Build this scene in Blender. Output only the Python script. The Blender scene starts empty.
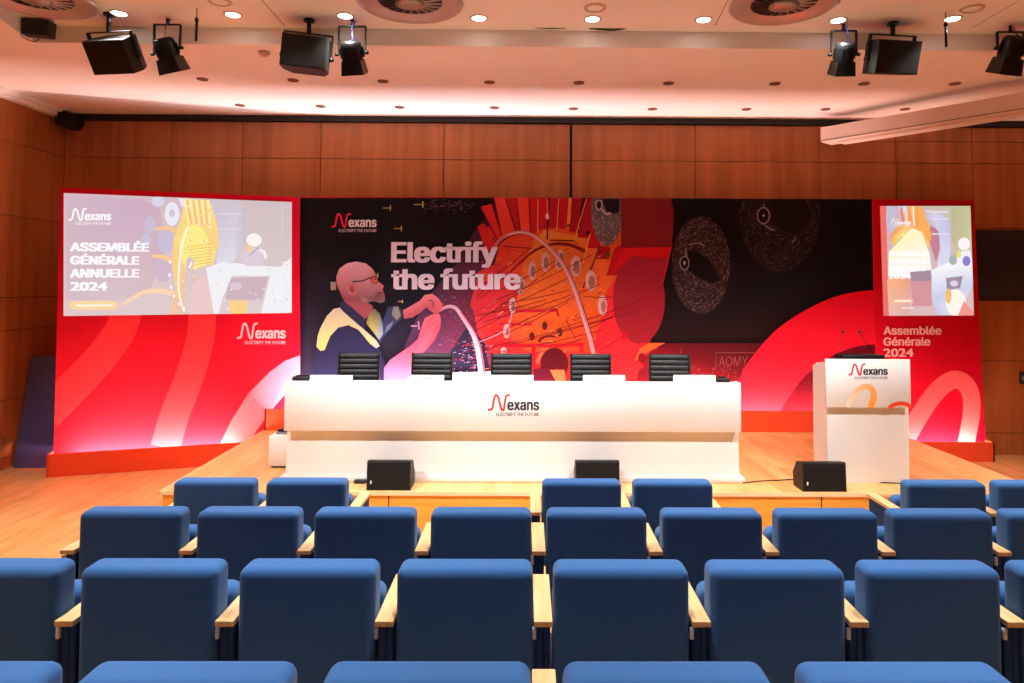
import bpy, bmesh, math, random
from mathutils import Vector, Matrix
random.seed(7)
S = bpy.context.scene
C = S.collection
PI = math.pi
# ------------------------------------------------------------------ camera
F = 683.0; CX, CY = 533.0, 259.0; CAMZ = 2.24
PITCH, YAW, ROLL = math.radians(2.26), math.radians(0.5), 0.0055
CM = (Matrix.Rotation(-YAW, 3, 'Z') @ Matrix.Rotation(PI/2 + PITCH, 3, 'X') @ Matrix.Rotation(ROLL, 3, 'Z'))
CP = Vector((0, 0, CAMZ))
cam = bpy.data.cameras.new('camera'); co = bpy.data.objects.new('camera', cam); C.objects.link(co)
co.matrix_world = Matrix.Translation(CP) @ CM.to_4x4()
cam.sensor_width = 36; cam.lens = F/1024*36
cam.shift_x = (512-CX)/1024; cam.shift_y = -(341.5-CY)/1024
cam.clip_start = .05; cam.clip_end = 100
S.camera = co
def ray(x, y): return (CM @ Vector(((x-CX)/F, -(y-CY)/F, -1))).normalized()
def onY(x, y, Y):
    d = ray(x, y); return CP + d*(Y/d.y)
def onZ(x, y, Z):
    d = ray(x, y); return CP + d*((Z-CAMZ)/d.z)
# ------------------------------------------------------------------ colours, materials
def s2l(c): return c/12.92 if c <= .04045 else ((c+.055)/1.055)**2.4
def rgb(r, g, b): return (s2l(r/255), s2l(g/255), s2l(b/255), 1)
def nmat(name):
    m = bpy.data.materials.new(name); m.use_nodes = True
    return m, m.node_tree.nodes, m.node_tree.links, m.node_tree.nodes['Principled BSDF']
def mat(name, col, rough=.5, metal=0, bump=0, bscale=200, sheen=0, spec=.5, vary=0, vscale=4):
    m, n, l, b = nmat(name)
    b.inputs['Base Color'].default_value = col
    b.inputs['Roughness'].default_value = rough; b.inputs['Metallic'].default_value = metal
    b.inputs['Specular IOR Level'].default_value = spec
    if sheen: b.inputs['Sheen Weight'].default_value = sheen
    tc = n.new('ShaderNodeTexCoord')
    if bump:
        t = n.new('ShaderNodeTexNoise'); t.inputs['Scale'].default_value = bscale
        l.new(tc.outputs['Object'], t.inputs['Vector'])
        bp = n.new('ShaderNodeBump'); bp.inputs['Strength'].default_value = bump; bp.inputs['Distance'].default_value = .002
        l.new(t.outputs['Fac'], bp.inputs['Height']); l.new(bp.outputs['Normal'], b.inputs['Normal'])
    if vary:
        t = n.new('ShaderNodeTexNoise'); t.inputs['Scale'].default_value = vscale; t.inputs['Detail'].default_value = 4
        l.new(tc.outputs['Object'], t.inputs['Vector'])
        r = n.new('ShaderNodeValToRGB')
        r.color_ramp.elements[0].position = .3; r.color_ramp.elements[1].position = .7
        r.color_ramp.elements[0].color = tuple(c*(1-vary) for c in col[:3])+(1,)
        r.color_ramp.elements[1].color = tuple(min(1, c*(1+vary)) for c in col[:3])+(1,)
        l.new(t.outputs['Fac'], r.inputs['Fac']); l.new(r.outputs['Color'], b.inputs['Base Color'])
    return m
def emat(name, col, st):
    m, n, l, b = nmat(name)
    b.inputs['Base Color'].default_value = (0, 0, 0, 1)
    b.inputs['Emission Color'].default_value = col; b.inputs['Emission Strength'].default_value = st
    return m
def grainmat(name, c0, c1, scale=(14, 14, .6), rough=.4, coat=0):
    m, n, l, b = nmat(name)
    tc = n.new('ShaderNodeTexCoord'); mp = n.new('ShaderNodeMapping'); mp.inputs['Scale'].default_value = scale
    l.new(tc.outputs['Object'], mp.inputs['Vector'])
    t = n.new('ShaderNodeTexNoise'); t.inputs['Scale'].default_value = 1.6; t.inputs['Detail'].default_value = 6
    l.new(mp.outputs['Vector'], t.inputs['Vector'])
    t2 = n.new('ShaderNodeTexNoise'); t2.inputs['Scale'].default_value = .8; l.new(tc.outputs['Object'], t2.inputs['Vector'])
    ad = n.new('ShaderNodeMath'); ad.operation = 'MULTIPLY_ADD'; ad.inputs[1].default_value = .35
    l.new(t2.outputs['Fac'], ad.inputs[0]); l.new(t.outputs['Fac'], ad.inputs[2])
    r = n.new('ShaderNodeValToRGB'); r.color_ramp.elements[0].position = .45; r.color_ramp.elements[1].position = .9
    r.color_ramp.elements[0].color = c0; r.color_ramp.elements[1].color = c1
    l.new(ad.outputs[0], r.inputs['Fac']); l.new(r.outputs['Color'], b.inputs['Base Color'])
    b.inputs['Roughness'].default_value = rough
    if coat: b.inputs['Coat Weight'].default_value = coat; b.inputs['Coat Roughness'].default_value = .2
    return m
def plankmat(name, c0, c1, w=.09, rough=.35):
    m, n, l, b = nmat(name)
    tc = n.new('ShaderNodeTexCoord'); mp = n.new('ShaderNodeMapping'); mp.inputs['Rotation'].default_value = (0, 0, PI/2)
    l.new(tc.outputs['Object'], mp.inputs['Vector'])
    br = n.new('ShaderNodeTexBrick'); br.inputs['Scale'].default_value = 1
    br.inputs['Brick Width'].default_value = 1.1; br.inputs['Row Height'].default_value = w
    br.inputs['Mortar Size'].default_value = .0012; br.inputs['Color1'].default_value = c0; br.inputs['Color2'].default_value = c1
    br.inputs['Mortar'].default_value = tuple(c*.6 for c in c0[:3])+(1,)
    l.new(mp.outputs['Vector'], br.inputs['Vector'])
    mp2 = n.new('ShaderNodeMapping'); mp2.inputs['Scale'].default_value = (9, .8, 1); l.new(tc.outputs['Object'], mp2.inputs['Vector'])
    t = n.new('ShaderNodeTexNoise'); t.inputs['Scale'].default_value = 2.5; t.inputs['Detail'].default_value = 5; t.inputs['Distortion'].default_value = .8
    l.new(mp2.outputs['Vector'], t.inputs['Vector'])
    mr = n.new('ShaderNodeMapRange'); mr.inputs[1].default_value = .3; mr.inputs[2].default_value = .7; mr.inputs[3].default_value = .78; mr.inputs[4].default_value = 1.14
    l.new(t.outputs['Fac'], mr.inputs[0])
    mx = n.new('ShaderNodeMix'); mx.data_type = 'RGBA'; mx.blend_type = 'MULTIPLY'; mx.inputs[0].default_value = 1
    cb = n.new('ShaderNodeCombineColor')
    for i in range(3): l.new(mr.outputs[0], cb.inputs[i])
    l.new(br.outputs['Color'], mx.inputs[6]); l.new(cb.outputs[0], mx.inputs[7]); l.new(mx.outputs[2], b.inputs['Base Color'])
    b.inputs['Roughness'].default_value = rough
    return m
def attrmat(name, emit=0, rough=.55):
    m, n, l, b = nmat(name)
    a = n.new('ShaderNodeAttribute'); a.attribute_name = 'print'
    if emit:
        b.inputs['Base Color'].default_value = (.02, .02, .02, 1)
        l.new(a.outputs['Color'], b.inputs['Emission Color']); b.inputs['Emission Strength'].default_value = emit
    else: l.new(a.outputs['Color'], b.inputs['Base Color'])
    b.inputs['Roughness'].default_value = rough; b.inputs['Specular IOR Level'].default_value = .12
    return m
M = dict(
    fabric=mat('blue_wool_fabric', rgb(58, 106, 164), .9, bump=.35, bscale=420, sheen=.15, spec=.1),
    fabric_panel=mat('navy_side_fabric', rgb(48, 76, 126), .9, bump=.3, bscale=400, spec=.1),
    arm=grainmat('beech_armrest', rgb(226, 178, 112), rgb(246, 208, 150), (30, 2, 30), .4),
    plate=mat('grey_number_plate', rgb(225, 230, 232), .5),
    steel=mat('dark_steel', rgb(42, 42, 46), .4, .8),
    floor=plankmat('oak_strip_floor', rgb(238, 180, 112), rgb(224, 158, 90)),
    stage=plankmat('beech_stage_floor', rgb(244, 192, 124), rgb(232, 168, 98), .13),
    lip=grainmat('pale_edge_lipping', rgb(235, 200, 150), rgb(248, 222, 180), (2, 30, 30)),
    ply=grainmat('birch_plywood_face', rgb(220, 152, 52), rgb(238, 176, 76), (1, 20, 20)),
    cherry=grainmat('cherry_veneer', rgb(152, 88, 42), rgb(190, 116, 64), (5, 5, .25), .42),
    groove=mat('shadow_gap', rgb(30, 14, 8), .9),
    ceil=mat('painted_plaster', rgb(244, 244, 240), .9, vary=.02, vscale=2),
    ceil2=mat('painted_plaster_stage', rgb(246, 244, 242), .9, vary=.02, vscale=2),
    black=mat('matt_black', rgb(22, 21, 22), .55, bump=.1, bscale=300),
    grille=mat('black_metal_grille', rgb(14, 13, 13), .5, .3, bump=.6, bscale=260),
    blackmetal=mat('black_painted_metal', rgb(30, 32, 34), .35, .5),
    leather=mat('black_leather', rgb(34, 37, 38), .38, bump=.2, bscale=120),
    chrome=mat('polished_aluminium', rgb(190, 190, 195), .2, 1),
    white=mat('white_laminate', rgb(240, 236, 230), .5),
    whiteside=mat('white_laminate_side', rgb(238, 230, 226), .55),
    orange=mat('orange_carpet_cladding', rgb(238, 74, 26), .85, bump=.3, bscale=300),
    red=mat('red_panel_edge', rgb(200, 0, 36), .6),
    mat_blue=mat('navy_vinyl', rgb(66, 76, 136), .6, bump=.2, bscale=20),
    vent=mat('bronze_grey_metal', rgb(196, 182, 174), .4, .35),
    ventdark=mat('vent_interior', rgb(24, 22, 20), .7),
    ventfin=mat('vent_fin_metal', rgb(170, 158, 146), .4, .5),
    lamp=emat('lit_lamp_glass', (1, .9, .78, 1), 14),
    unlit=mat('unlit_lamp_glass', rgb(206, 178, 156), .3),
    spotdark=mat('recessed_spot_brown', rgb(120, 78, 66), .6),
    screencase=mat('cream_screen_case', rgb(232, 212, 200), .55),
    cable=mat('black_rubber', rgb(20, 20, 20), .5),
    paper=mat('white_card', rgb(244, 243, 240), .7),
    ink=mat('grey_ink', rgb(150, 150, 150), .8),
    dark=mat('dark_wall_recess', rgb(26, 16, 22), .6),
    logo_red=mat('logo_red_ink', rgb(222, 60, 48), .6), logo_dark=mat('logo_black_ink', rgb(60, 58, 60), .6),
    blue_label=mat('blue_cable_sleeve', rgb(50, 60, 170), .5), grey=mat('grey_plastic', rgb(130, 128, 130), .5),
    printed=attrmat('printed_artwork_ink'), screen=attrmat('screen_light', .717),
    gap_shade=mat('gap_shade_floor', rgb(34, 38, 56), .95, bump=.4, bscale=200),  # made-up dark floor colour that keeps the gaps between chairs in shade
    foot=mat('black_trough_lining', rgb(60, 20, 20), .8),
)
# ------------------------------------------------------------------ helpers
class MB:
    """collects shapes, then links them as ONE mesh object"""
    def __init__(s): s.bm = bmesh.new(); s.mats = []; s.cl = s.bm.loops.layers.float_color.new('print')
    def mi(s, m):
        m = M[m] if isinstance(m, str) else m
        if m not in s.mats: s.mats.append(m)
        return s.mats.index(m)
    def _fin(s, verts, m, mtx=None, smooth=False):
        if mtx is not None: bmesh.ops.transform(s.bm, matrix=mtx, verts=verts)
        k = s.mi(m); fs = set(f for v in verts for f in v.link_faces)
        for f in fs: f.material_index = k; f.smooth = smooth
        return verts
    def box(s, a, b, m, rot=None, bev=0, seg=3, about=None):
        """box between corners a and b, optionally turned by rot about its centre"""
        a = Vector(a); b = Vector(b); c = (a+b)/2; d = b-a
        n0 = set(s.bm.verts)
        vs = bmesh.ops.create_cube(s.bm, size=1)['verts']
        bmesh.ops.scale(s.bm, vec=[abs(x) for x in d], verts=vs)
        if bev:
            es = list(set(e for v in vs for e in v.link_edges))
            bmesh.ops.bevel(s.bm, geom=es, offset=bev, segments=seg, profile=.5, affect='EDGES')
        vs = [v for v in s.bm.verts if v not in n0]
        mt = Matrix.Translation(c)
        if rot is not None:
            mt = mt @ rot.to_4x4() if about is None else Matrix.Translation(about) @ rot.to_4x4() @ Matrix.Translation(c-Vector(about))
        return s._fin(vs, m, mt, bool(bev))
    def cyl(s, p, q, r, m, r2=None, n=16, caps=True):
        p = Vector(p); q = Vector(q); d = q-p
        n0 = set(s.bm.verts)
        bmesh.ops.create_cone(s.bm, cap_ends=caps, segments=n, radius1=r, radius2=r if r2 is None else r2, depth=d.length)
        vs = [v for v in s.bm.verts if v not in n0]
        mt = Matrix.Translation((p+q)/2) @ d.to_track_quat('Z', 'Y').to_matrix().to_4x4()
        s._fin(vs, m, mt)
        for f in set(f for v in vs for f in v.link_faces):
            if len(f.verts) == 4: f.smooth = True
        return vs
    def tube(s, pts, r, m, n=6):
        pts = [Vector(p) for p in pts]; rings = []
        up = Vector((0, 0, 1))
        for i, p in enumerate(pts):
            t = (pts[min(i+1, len(pts)-1)]-pts[max(i-1, 0)]).normalized()
            a = t.cross(up)
            if a.length < .05: a = t.cross(Vector((1, 0, 0)))
            a.normalize(); b = t.cross(a)
            rings.append([s.bm.verts.new(p+a*r*math.cos(k*2*PI/n)+b*r*math.sin(k*2*PI/n)) for k in range(n)])
        k = s.mi(m)
        for i in range(len(rings)-1):
            for j in range(n):
                f = s.bm.faces.new((rings[i][j], rings[i][(j+1) % n], rings[i+1][(j+1) % n], rings[i+1][j])); f.material_index = k; f.smooth = True
        for rr in (rings[0][::-1], rings[-1]):
            f = s.bm.faces.new(rr); f.material_index = k
    def lathe(s, prof, m, o=(0, 0, 0), n=32, rot=None):
        k = s.mi(m); rings = []
        o = Vector(o)
        for r, z in prof:
            ring = []
            for j in range(n):
                v = Vector((r*math.cos(2*PI*j/n), r*math.sin(2*PI*j/n), z))
                if rot is not None: v = rot @ v
                ring.append(s.bm.verts.new(o+v))
            rings.append(ring)
        for i in range(len(rings)-1):
            for j in range(n):
                f = s.bm.faces.new((rings[i][j], rings[i][(j+1) % n], rings[i+1][(j+1) % n], rings[i+1][j])); f.material_index = k; f.smooth = True
    def poly(s, pts, m, col=None, cols=None):
        vs = [s.bm.verts.new(p) for p in pts]
        f = s.bm.faces.new(vs); f.material_index = s.mi(m)
        for i, lp in enumerate(f.loops): lp[s.cl] = (cols[i] if cols else (col or (1, 1, 1, 1)))
        return f
    def slab(s, pts, thick, m):
        """prism: outline pts (3-D) pushed by vector thick"""
        th = Vector(thick); k = s.mi(m)
        a = [s.bm.verts.new(p) for p in pts]; b = [s.bm.verts.new(Vector(p)+th) for p in pts]
        fs = [s.bm.faces.new(a), s.bm.faces.new(b[::-1])]
        n = len(a)
        for i in range(n): fs.append(s.bm.faces.new((a[i], b[i], b[(i+1) % n], a[(i+1) % n])))
        for f in fs: f.material_index = k
        bmesh.ops.recalc_face_normals(s.bm, faces=fs)
    def addmesh(s, me, mtx, m, col=None):
        n0 = set(s.bm.verts); s.bm.from_mesh(me)
        vs = [v for v in s.bm.verts if v not in n0]
        s._fin(vs, m, mtx)
        if col:
            for f in set(f for v in vs for f in v.link_faces):
                for lp in f.loops: lp[s.cl] = col
    def build(s, name, parent=None, recalc=False, wn=False):
        if recalc: bmesh.ops.recalc_face_normals(s.bm, faces=s.bm.faces)
        me = bpy.data.meshes.new(name); s.bm.to_mesh(me); s.bm.free()
        for m in s.mats: me.materials.append(m)
        o = bpy.data.objects.new(name, me); C.objects.link(o)
        if parent is not None: o.parent = parent
        if wn:
            w = o.modifiers.new('weighted', 'WEIGHTED_NORMAL'); w.keep_sharp = True
        return o
def tag(o, label, cat, group=None, kind=None):
    if label: o['label'] = label
    if cat: o['category'] = cat
    if group: o['group'] = group
    if kind: o['kind'] = kind
    return o
def thing(name, label, cat, loc=(0, 0, 0), rz=0, group=None):
    o = bpy.data.objects.new(name, None); C.objects.link(o); o.empty_display_size = .1
    o.location = loc; o.rotation_euler = (0, 0, rz)
    return tag(o, label, cat, group)
def children(o): return [c for c in bpy.data.objects if c.parent == o]
def copy_tree(o, parent=None):
    c = o.copy(); C.objects.link(c)
    c.parent = parent
    for ch in children(o): copy_tree(ch, c)
    return c
def struct(mb, name, **k):
    o = mb.build(name, **k); o['kind'] = 'structure'; return o
import os
FONT = None
try:                                              # the grotesque that ships inside Blender; the built-in font otherwise
    FONT = bpy.data.fonts.load(os.path.join(bpy.utils.system_resource('DATAFILES'), 'fonts', 'Inter.woff2'))
except Exception: pass
def tmesh(txt, plain=False):
    cu = bpy.data.curves.new('t', 'FONT'); cu.body = txt; cu.size = 1; cu.resolution_u = 4
    if FONT and '4' not in txt and plain is False: cu.font = FONT
    o = bpy.data.objects.new('t', cu); C.objects.link(o)
    dg = bpy.context.evaluated_depsgraph_get()
    me = bpy.data.meshes.new_from_object(o.evaluated_get(dg))
    bpy.data.objects.remove(o); return me
# A printed or lit flat surface: a vertical plane through two ground points; px -> plane
class Plane:
    def __init__(s, A, B, lay=.0009):
        s.o = Vector((A[0], A[1], 0)); s.u = (Vector((B[0], B[1], 0))-s.o).normalized()
        s.n = Vector((s.u.y, -s.u.x, 0)); s.lay = lay
        if s.n.y > 0: s.n = -s.n
        s.clip = None; s.k = 0
    def pt(s, x, y, L=0):
        d = ray(x, y); o = s.o + s.n*(s.lay*L)
        t = (o-CP).dot(s.n)/d.dot(s.n)
        return CP+d*t
    def poly(s, mb, pts, col, L, m='printed', bump=True):
        cs = list(col) if isinstance(col[0], tuple) else [col]*len(pts)
        if s.clip:
            q = [(x, y, c) for (x, y), c in zip(pts, cs)]
            n = len(s.clip)
            for i in range(n):
                (ax, ay), (bx, by) = s.clip[i], s.clip[(i+1) % n]
                side = lambda p: (bx-ax)*(p[1]-ay)-(by-ay)*(p[0]-ax)
                out = []
                for j in range(len(q)):
                    a, b = q[j-1], q[j]; sa, sb = side(a), side(b)
                    if (sa >= 0) != (sb >= 0):
                        t = sa/(sa-sb); out.append((a[0]+(b[0]-a[0])*t, a[1]+(b[1]-a[1])*t, tuple(a[2][r]+(b[2][r]-a[2][r])*t for r in range(3))))
                    if sb >= 0: out.append(b)
                q = out
                if len(q) < 3: return
            pts = [(x, y) for x, y, c in q]; cs = [c for x, y, c in q]
        if bump: s.k += 1
        L = L+s.k*.03
        mb.poly([s.pt(x, y, L) for x, y in pts], m, None, [rgb(*[max(0, v) for v in q]) for q in cs])
    def ell(s, mb, x, y, a, b, col, L, m='printed', t0=0, t1=360, n=28, rot=0):
        pts = []
        for i in range(n+(0 if t1-t0 == 360 else 1)):
            t = math.radians(t0+(t1-t0)*i/n); ex, ey = a*math.cos(t), b*math.sin(t); r = math.radians(rot)
            pts.append((x+ex*math.cos(r)-ey*math.sin(r), y+ex*math.sin(r)+ey*math.cos(r)))
        s.poly(mb, pts, col, L, m)
    def stroke(s, mb, pts, w, col, L, m='printed', col2=None, smooth=True):
        if smooth and len(pts) > 2: pts = crom(pts)
        n = len(pts); ws = w if isinstance(w, (list, tuple)) else (w, w)
        if n > 2 or smooth: s.k += 1
        for i in range(n-1):
            (x0, y0), (x1, y1) = pts[i], pts[i+1]
            def off(k):
                a = pts[max(k-1, 0)]; b = pts[min(k+1, n-1)]
                dx, dy = b[0]-a[0], b[1]-a[1]; q = math.hypot(dx, dy) or 1
                ww = (ws[0]+(ws[1]-ws[0])*k/(n-1))/2
                return (-dy/q*ww, dx/q*ww)
            o0, o1 = off(i), off(i+1)
            f = i/(n-1)
            cc = col if col2 is None else tuple(col[j]+(col2[j]-col[j])*f for j in range(3))
            s.poly(mb, [(x0+o0[0], y0+o0[1]), (x1+o1[0], y1+o1[1]), (x1-o1[0], y1-o1[1]), (x0-o0[0], y0-o0[1])], cc, L, m, False)
    def text(s, mb, txt, x0, x1, yb, cap, col, L, m='printed', bold=.02, yb1=None):
        """fit the line between pixel x0 and x1, baseline yb, capital height cap (pixels)"""
        me = tmesh(txt); e = tmesh('E', '4' in txt)
        ys = [v.co.y for v in e.vertices]; h = max(ys)-min(ys); base = min(ys)
        xs = [v.co.x for v in me.vertices]; a, b = min(xs)-bold, max(xs)+bold
        s.k += 1; L = L+s.k*.03
        P0 = s.pt(x0, yb, L); P1 = s.pt(x1, yb if yb1 is None else yb1, L); Pc = s.pt(x0, yb-cap, L)
        ux = (P1-P0)/(b-a); uy = Vector((0, 0, (Pc-P0).z/(h+bold*.8)))
        st = [(0, 0)] if not bold else [(dx*bold, dy*bold*.4) for dx in (-1, -.5, 0, .5, 1) for dy in (-1, 1)]
        for i, (dx, dy) in enumerate(st):
            o = P0-ux*(a-dx)-uy*(base-dy-bold*.4)+s.n*.00012*i
            mt = Matrix.Translation(o) @ Matrix(((ux.x, uy.x, -s.n.x*.001, 0), (ux.y, uy.y, -s.n.y*.001, 0), (ux.z, uy.z, 0, 0), (0, 0, 0, 1)))
            mb.addmesh(me, mt, m, rgb(*col))
    def logo(s, x0, x1, y0, y1, cN, cT, cS, L, mb, m='printed', full=True):
        """wave-shaped N, the word and its small line; x0..x1 overall, y0 top of N, y1 bottom of small line"""
        W = x1-x0; H = y1-y0
        n = [(0, .70), (.05, .69), (.085, .62), (.105, .35), (.13, .1), (.16, .03), (.195, .1), (.225, .35), (.255, .62), (.285, .72), (.31, .66), (.325, .4), (.35, .1), (.385, .03), (.43, .03)]
        s.stroke(mb, [(x0+a*W, y0+b*H) for a, b in n], W*.041, cN, L, m)
        s.text(mb, 'exans', x0+.375*W, x1, y0+.715*H, H*.50, cT, L, m, .03)
        s.text(mb, 'ELECTRIFY THE FUTURE', x0+.16*W, x1, y0+.985*H, H*.15, cS, L, m, .02)
def crom(p, k=4):
    out = []
    for i in range(len(p)-1):
        a = p[max(i-1, 0)]; b = p[i]; c = p[i+1]; d = p[min(i+2, len(p)-1)]
        for j in range(k):
            t = j/k
            out.append(tuple(.5*((2*b[q])+(-a[q]+c[q])*t+(2*a[q]-5*b[q]+4*c[q]-d[q])*t*t+(-a[q]+3*b[q]-3*c[q]+d[q])*t**3) for q in range(len(b))))
    out.append(tuple(p[-1])); return out
def Zp(x0, y0, s): return lambda pts: [(x0+a/s, y0+b/s) for a, b in pts]
# ------------------------------------------------------------------ dimensions
YW = 9.25; XL = -6.27; XR = 7.6; YB = -6.0
ZC = 4.69; ZS = 4.53; YE = 6.46; SH = .37
YF = 6.29; SXL, SXR = -3.36, 4.76; SXF = -3.29
RK = .1122; Y0 = 5.44
def fz(y): return max(0, (Y0-y)*RK)
# ------------------------------------------------------------------ setting
mb = MB()
k = mb.mi('floor')
mb.poly([(XL, Y0, 0), (XR, Y0, 0), (XR, YW+.3, 0), (XL, YW+.3, 0)], 'floor')
mb.poly([(XL, YB, fz(YB)-.05), (XR, YB, fz(YB)-.05), (XR, Y0, 0), (XL, Y0, 0)], 'floor')
struct(mb, 'floor')
# back wall: veneer boards with shadow gaps
def cols_from_px(xs, y, Y): return [onY(x, y, Y).x for x in xs]
xs = [XL] + cols_from_px([172, 243, 321, 444, 571, 695, 818, 896, 972, 1052], 150, YW) + [XR]
zs = [0, .29, 1.26, 2.08, 3.06, 3.95, 4.45]
mb = MB()
mb.box((XL, YW+.02, 0), (XR, YW+.12, ZC), 'groove')
for i in range(len(xs)-1):
    g = .006 if i not in (4, 5) else .006
    zz = list(zs)
    if xs[i+1] > 4.9: zz = zz[:-1]+[4.25, 4.45]
    for j in range(len(zz)-1):
        gl = .018 if i == 5 else .005; gr = .018 if i == 4 else .005
        off = .0 if i < 7 else .015
        mb.box((xs[i]+gl, YW-.012+off, zz[j]+.004), (xs[i+1]-gr, YW+.02, zz[j+1]-.004), 'cherry')
struct(mb, 'wall_back')
mb = MB(); mb.box((XL, YW-.06, 4.455), (4.4, YW+.02, ZS), 'black'); mb.box((4.4, YW-.06, 4.455), (XR, YW+.02, ZS), 'black'); struct(mb, 'trim_1')
# left wall
mb = MB()
mb.box((XL-.12, YB, 0), (XL-.02, YW+.1, ZC), 'groove')
zl = [0, .14, .83, 1.665, 2.065, 3.06, 3.95, 4.5]
yl = [YW-.01, 8.52, 7.3, 6.1, 4.9, 3.7, 2.5, 1.3, .1, -1.1, -2.3, -3.5, -4.7, YB]
for i in range(len(yl)-1):
    for j in range(len(zl)-1):
        mb.box((XL-.02, yl[i+1]+.003, zl[j]+.004), (XL, yl[i]-.003, zl[j+1]-.004), 'cherry')
struct(mb, 'wall_left')
mb = MB()
mb.box((XL, YB, 4.44), (XL+.10, YW-.06, ZS), 'ceil2'); mb.box((XL+.10, YB, 4.49), (XL+.16, YW-.06, ZS), 'ceil')
struct(mb, 'trim_2')
mb = MB(); mb.box((XR, YB, 0), (XR+.1, YW+.1, ZC), 'cherry'); struct(mb, 'wall_right')
mb = MB(); mb.box((XL-.1, YB-.1, 0), (XR+.1, YB, ZC), 'ceil'); struct(mb, 'wall_rear')
# ceilings
mb = MB()
mb.box((XL-.1, YB, ZC), (XR+.1, YW+.1, ZC+.08), 'ceil')
def seam(p, q, w=.012):
    a = onZ(*p, ZC); b = onZ(*q, ZC); d = (b-a).normalized(); nn = Vector((-d.y, d.x, 0))*w/2
    a = a-d*.05; b = b+d*2
    mb.slab([a-nn+Vector((0, 0, -.001)), b-nn+Vector((0, 0, -.001)), b+nn+Vector((0, 0, -.001)), a+nn+Vector((0, 0, -.001))], (0, 0, .002), 'grey')
for p, q in (((976, 25.5), (1020, 0)), ((110, 22), (80, 0)), ((283, 24), (262, 0)), ((716, 24), (728, 0))): seam(p, q, .008)
struct(mb, 'ceiling')
mb = MB()
A1 = onZ(27, 40, ZS); A2 = onZ(0, 20, ZS)
dd = (A2-A1).normalized(); A3 = A1+dd*2.2
poly = [(XL, YW), (XR, YW), (XR, YE), (A1.x, YE), (A3.x, A3.y), (A3.x, YB), (XL, YB)]
mb.slab([(x, y, ZS) for x, y in poly], (0, 0, ZC-ZS), 'ceil2')
o = struct(mb, 'ceiling'); 
# dark recess on the right part of the back wall
mb = MB()
a = onY(972, 231, YW-.03); b = onY(1100, 300, YW-.03)
mb.box((a.x, YW-.03, b.z), (b.x, YW+.0, a.z), 'dark', bev=.004, seg=1)
mb.box((a.x-.012, YW-.036, b.z-.012), (a.x, YW, a.z+.012), 'black'); mb.box((a.x, YW-.036, a.z), (b.x, YW, a.z+.012), 'black'); mb.box((a.x, YW-.036, b.z-.012), (b.x, YW, b.z), 'black')
tag(mb.build('wall_display'), 'black flat panel on the wood wall right of the red backdrop', 'screen')
mb = MB(); a = onY(1020, 372, YW-.02); b = onY(1027, 384, YW-.02)
mb.box((a.x, YW-.03, b.z), (b.x, YW-.005, a.z), 'black', bev=.003, seg=1); mb.box((a.x+.02, YW-.04, b.z+.05), (b.x-.02, YW-.03, a.z-.05), 'grey')
tag(mb.build('wall_switch'), 'small dark switch plate on the wood wall at the right frame edge', 'switch')
# ------------------------------------------------------------------ stage
mb = MB()
mb.slab([(SXF, YF+.012, 0), (SXR, YF+.012, 0), (SXR, YW-.2, 0), (SXL, YW-.2, 0)], (0, 0, SH-.03), 'ply')
for x in (388.5, 822, 560, 240, 960):
    X = onY(x, 505, YF).x
    mb.box((X-.004, YF+.006, 0), (X+.004, YF+.02, SH-.03), 'groove')
st = mb.build('stage_platform'); tag(st, 'low wooden stage platform carrying the white desk and lectern', 'stage')
mb = MB(); mb.slab([(SXF-.015, YF-.015, SH-.03), (SXR+.015, YF-.015, SH-.03), (SXR+.015, YW-.2, SH-.03), (SXL-.015, YW-.2, SH-.03)], (0, 0, .03), 'stage'); mb.build('stage_floor', st)
mb = MB(); mb.box((SXF-.02, YF-.022, SH-.032), (SXR+.02, YF-.015, SH+.001), 'lip'); mb.slab([(SXF-.022, YF-.022, SH-.032), (SXF-.015, YF-.022, SH-.032), (SXL-.015, YW-.2, SH-.032), (SXL-.022, YW-.2, SH-.032)], (0, 0, .033), 'lip'); mb.box((SXR+.015, YF-.022, SH-.032), (SXR+.022, YW-.2, SH+.001), 'lip')
mb.build('edge_lipping', st)
# ------------------------------------------------------------------ backdrop panels
YP = 8.87; YBn = 9.05                                   # plinth front, banner face
L0 = onZ(46, 477.8, 0); L1 = onZ(180, 468.3, 0)          # left plinth foot line
ld = (L1-L0).normalized(); ln = Vector((ld.y, -ld.x, 0));
if ln.y > 0: ln = -ln
LPa = L0 - ln*.18
PL = Plane((LPa.x, LPa.y), ((LPa+ld).x, (LPa+ld).y))
PC = Plane((-3, YBn), (3, YBn)); PR = Plane((3, YBn-.012), (6, YBn-.012))
def panel(P, corners, name, label, zb=None, thick=.05):
    mb = MB(); pts = [P.pt(x, y) for x, y in corners]
    if zb is not None: pts[2].z = pts[3].z = zb
    mb.slab(pts, -P.n*thick, 'red')
    t = thing(name, label, 'backdrop')
    mb.build('panel', t); return t
LC = [(60.3, 187.2), (299.5, 197.3), (300.5, 446), (53.5, 460)]
tl = panel(PL, LC, 'backdrop_panel', 'angled red backdrop panel with swooshes at the left end of the stage')
CC = [(300.5, 196.5), (873, 199.3), (877, 424), (300.5, 421)]
tc_ = panel(PC, CC, 'backdrop_panel', 'wide dark centre backdrop printed with a bald man and a cable drum', SH+.001)
RC = [(872.2, 199.2), (974, 200.3), (985.3, 452), (877, 452)]
tr = panel(PR, RC, 'backdrop_panel', 'narrow red backdrop panel with meeting title at the right end of the stage', .27)
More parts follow.
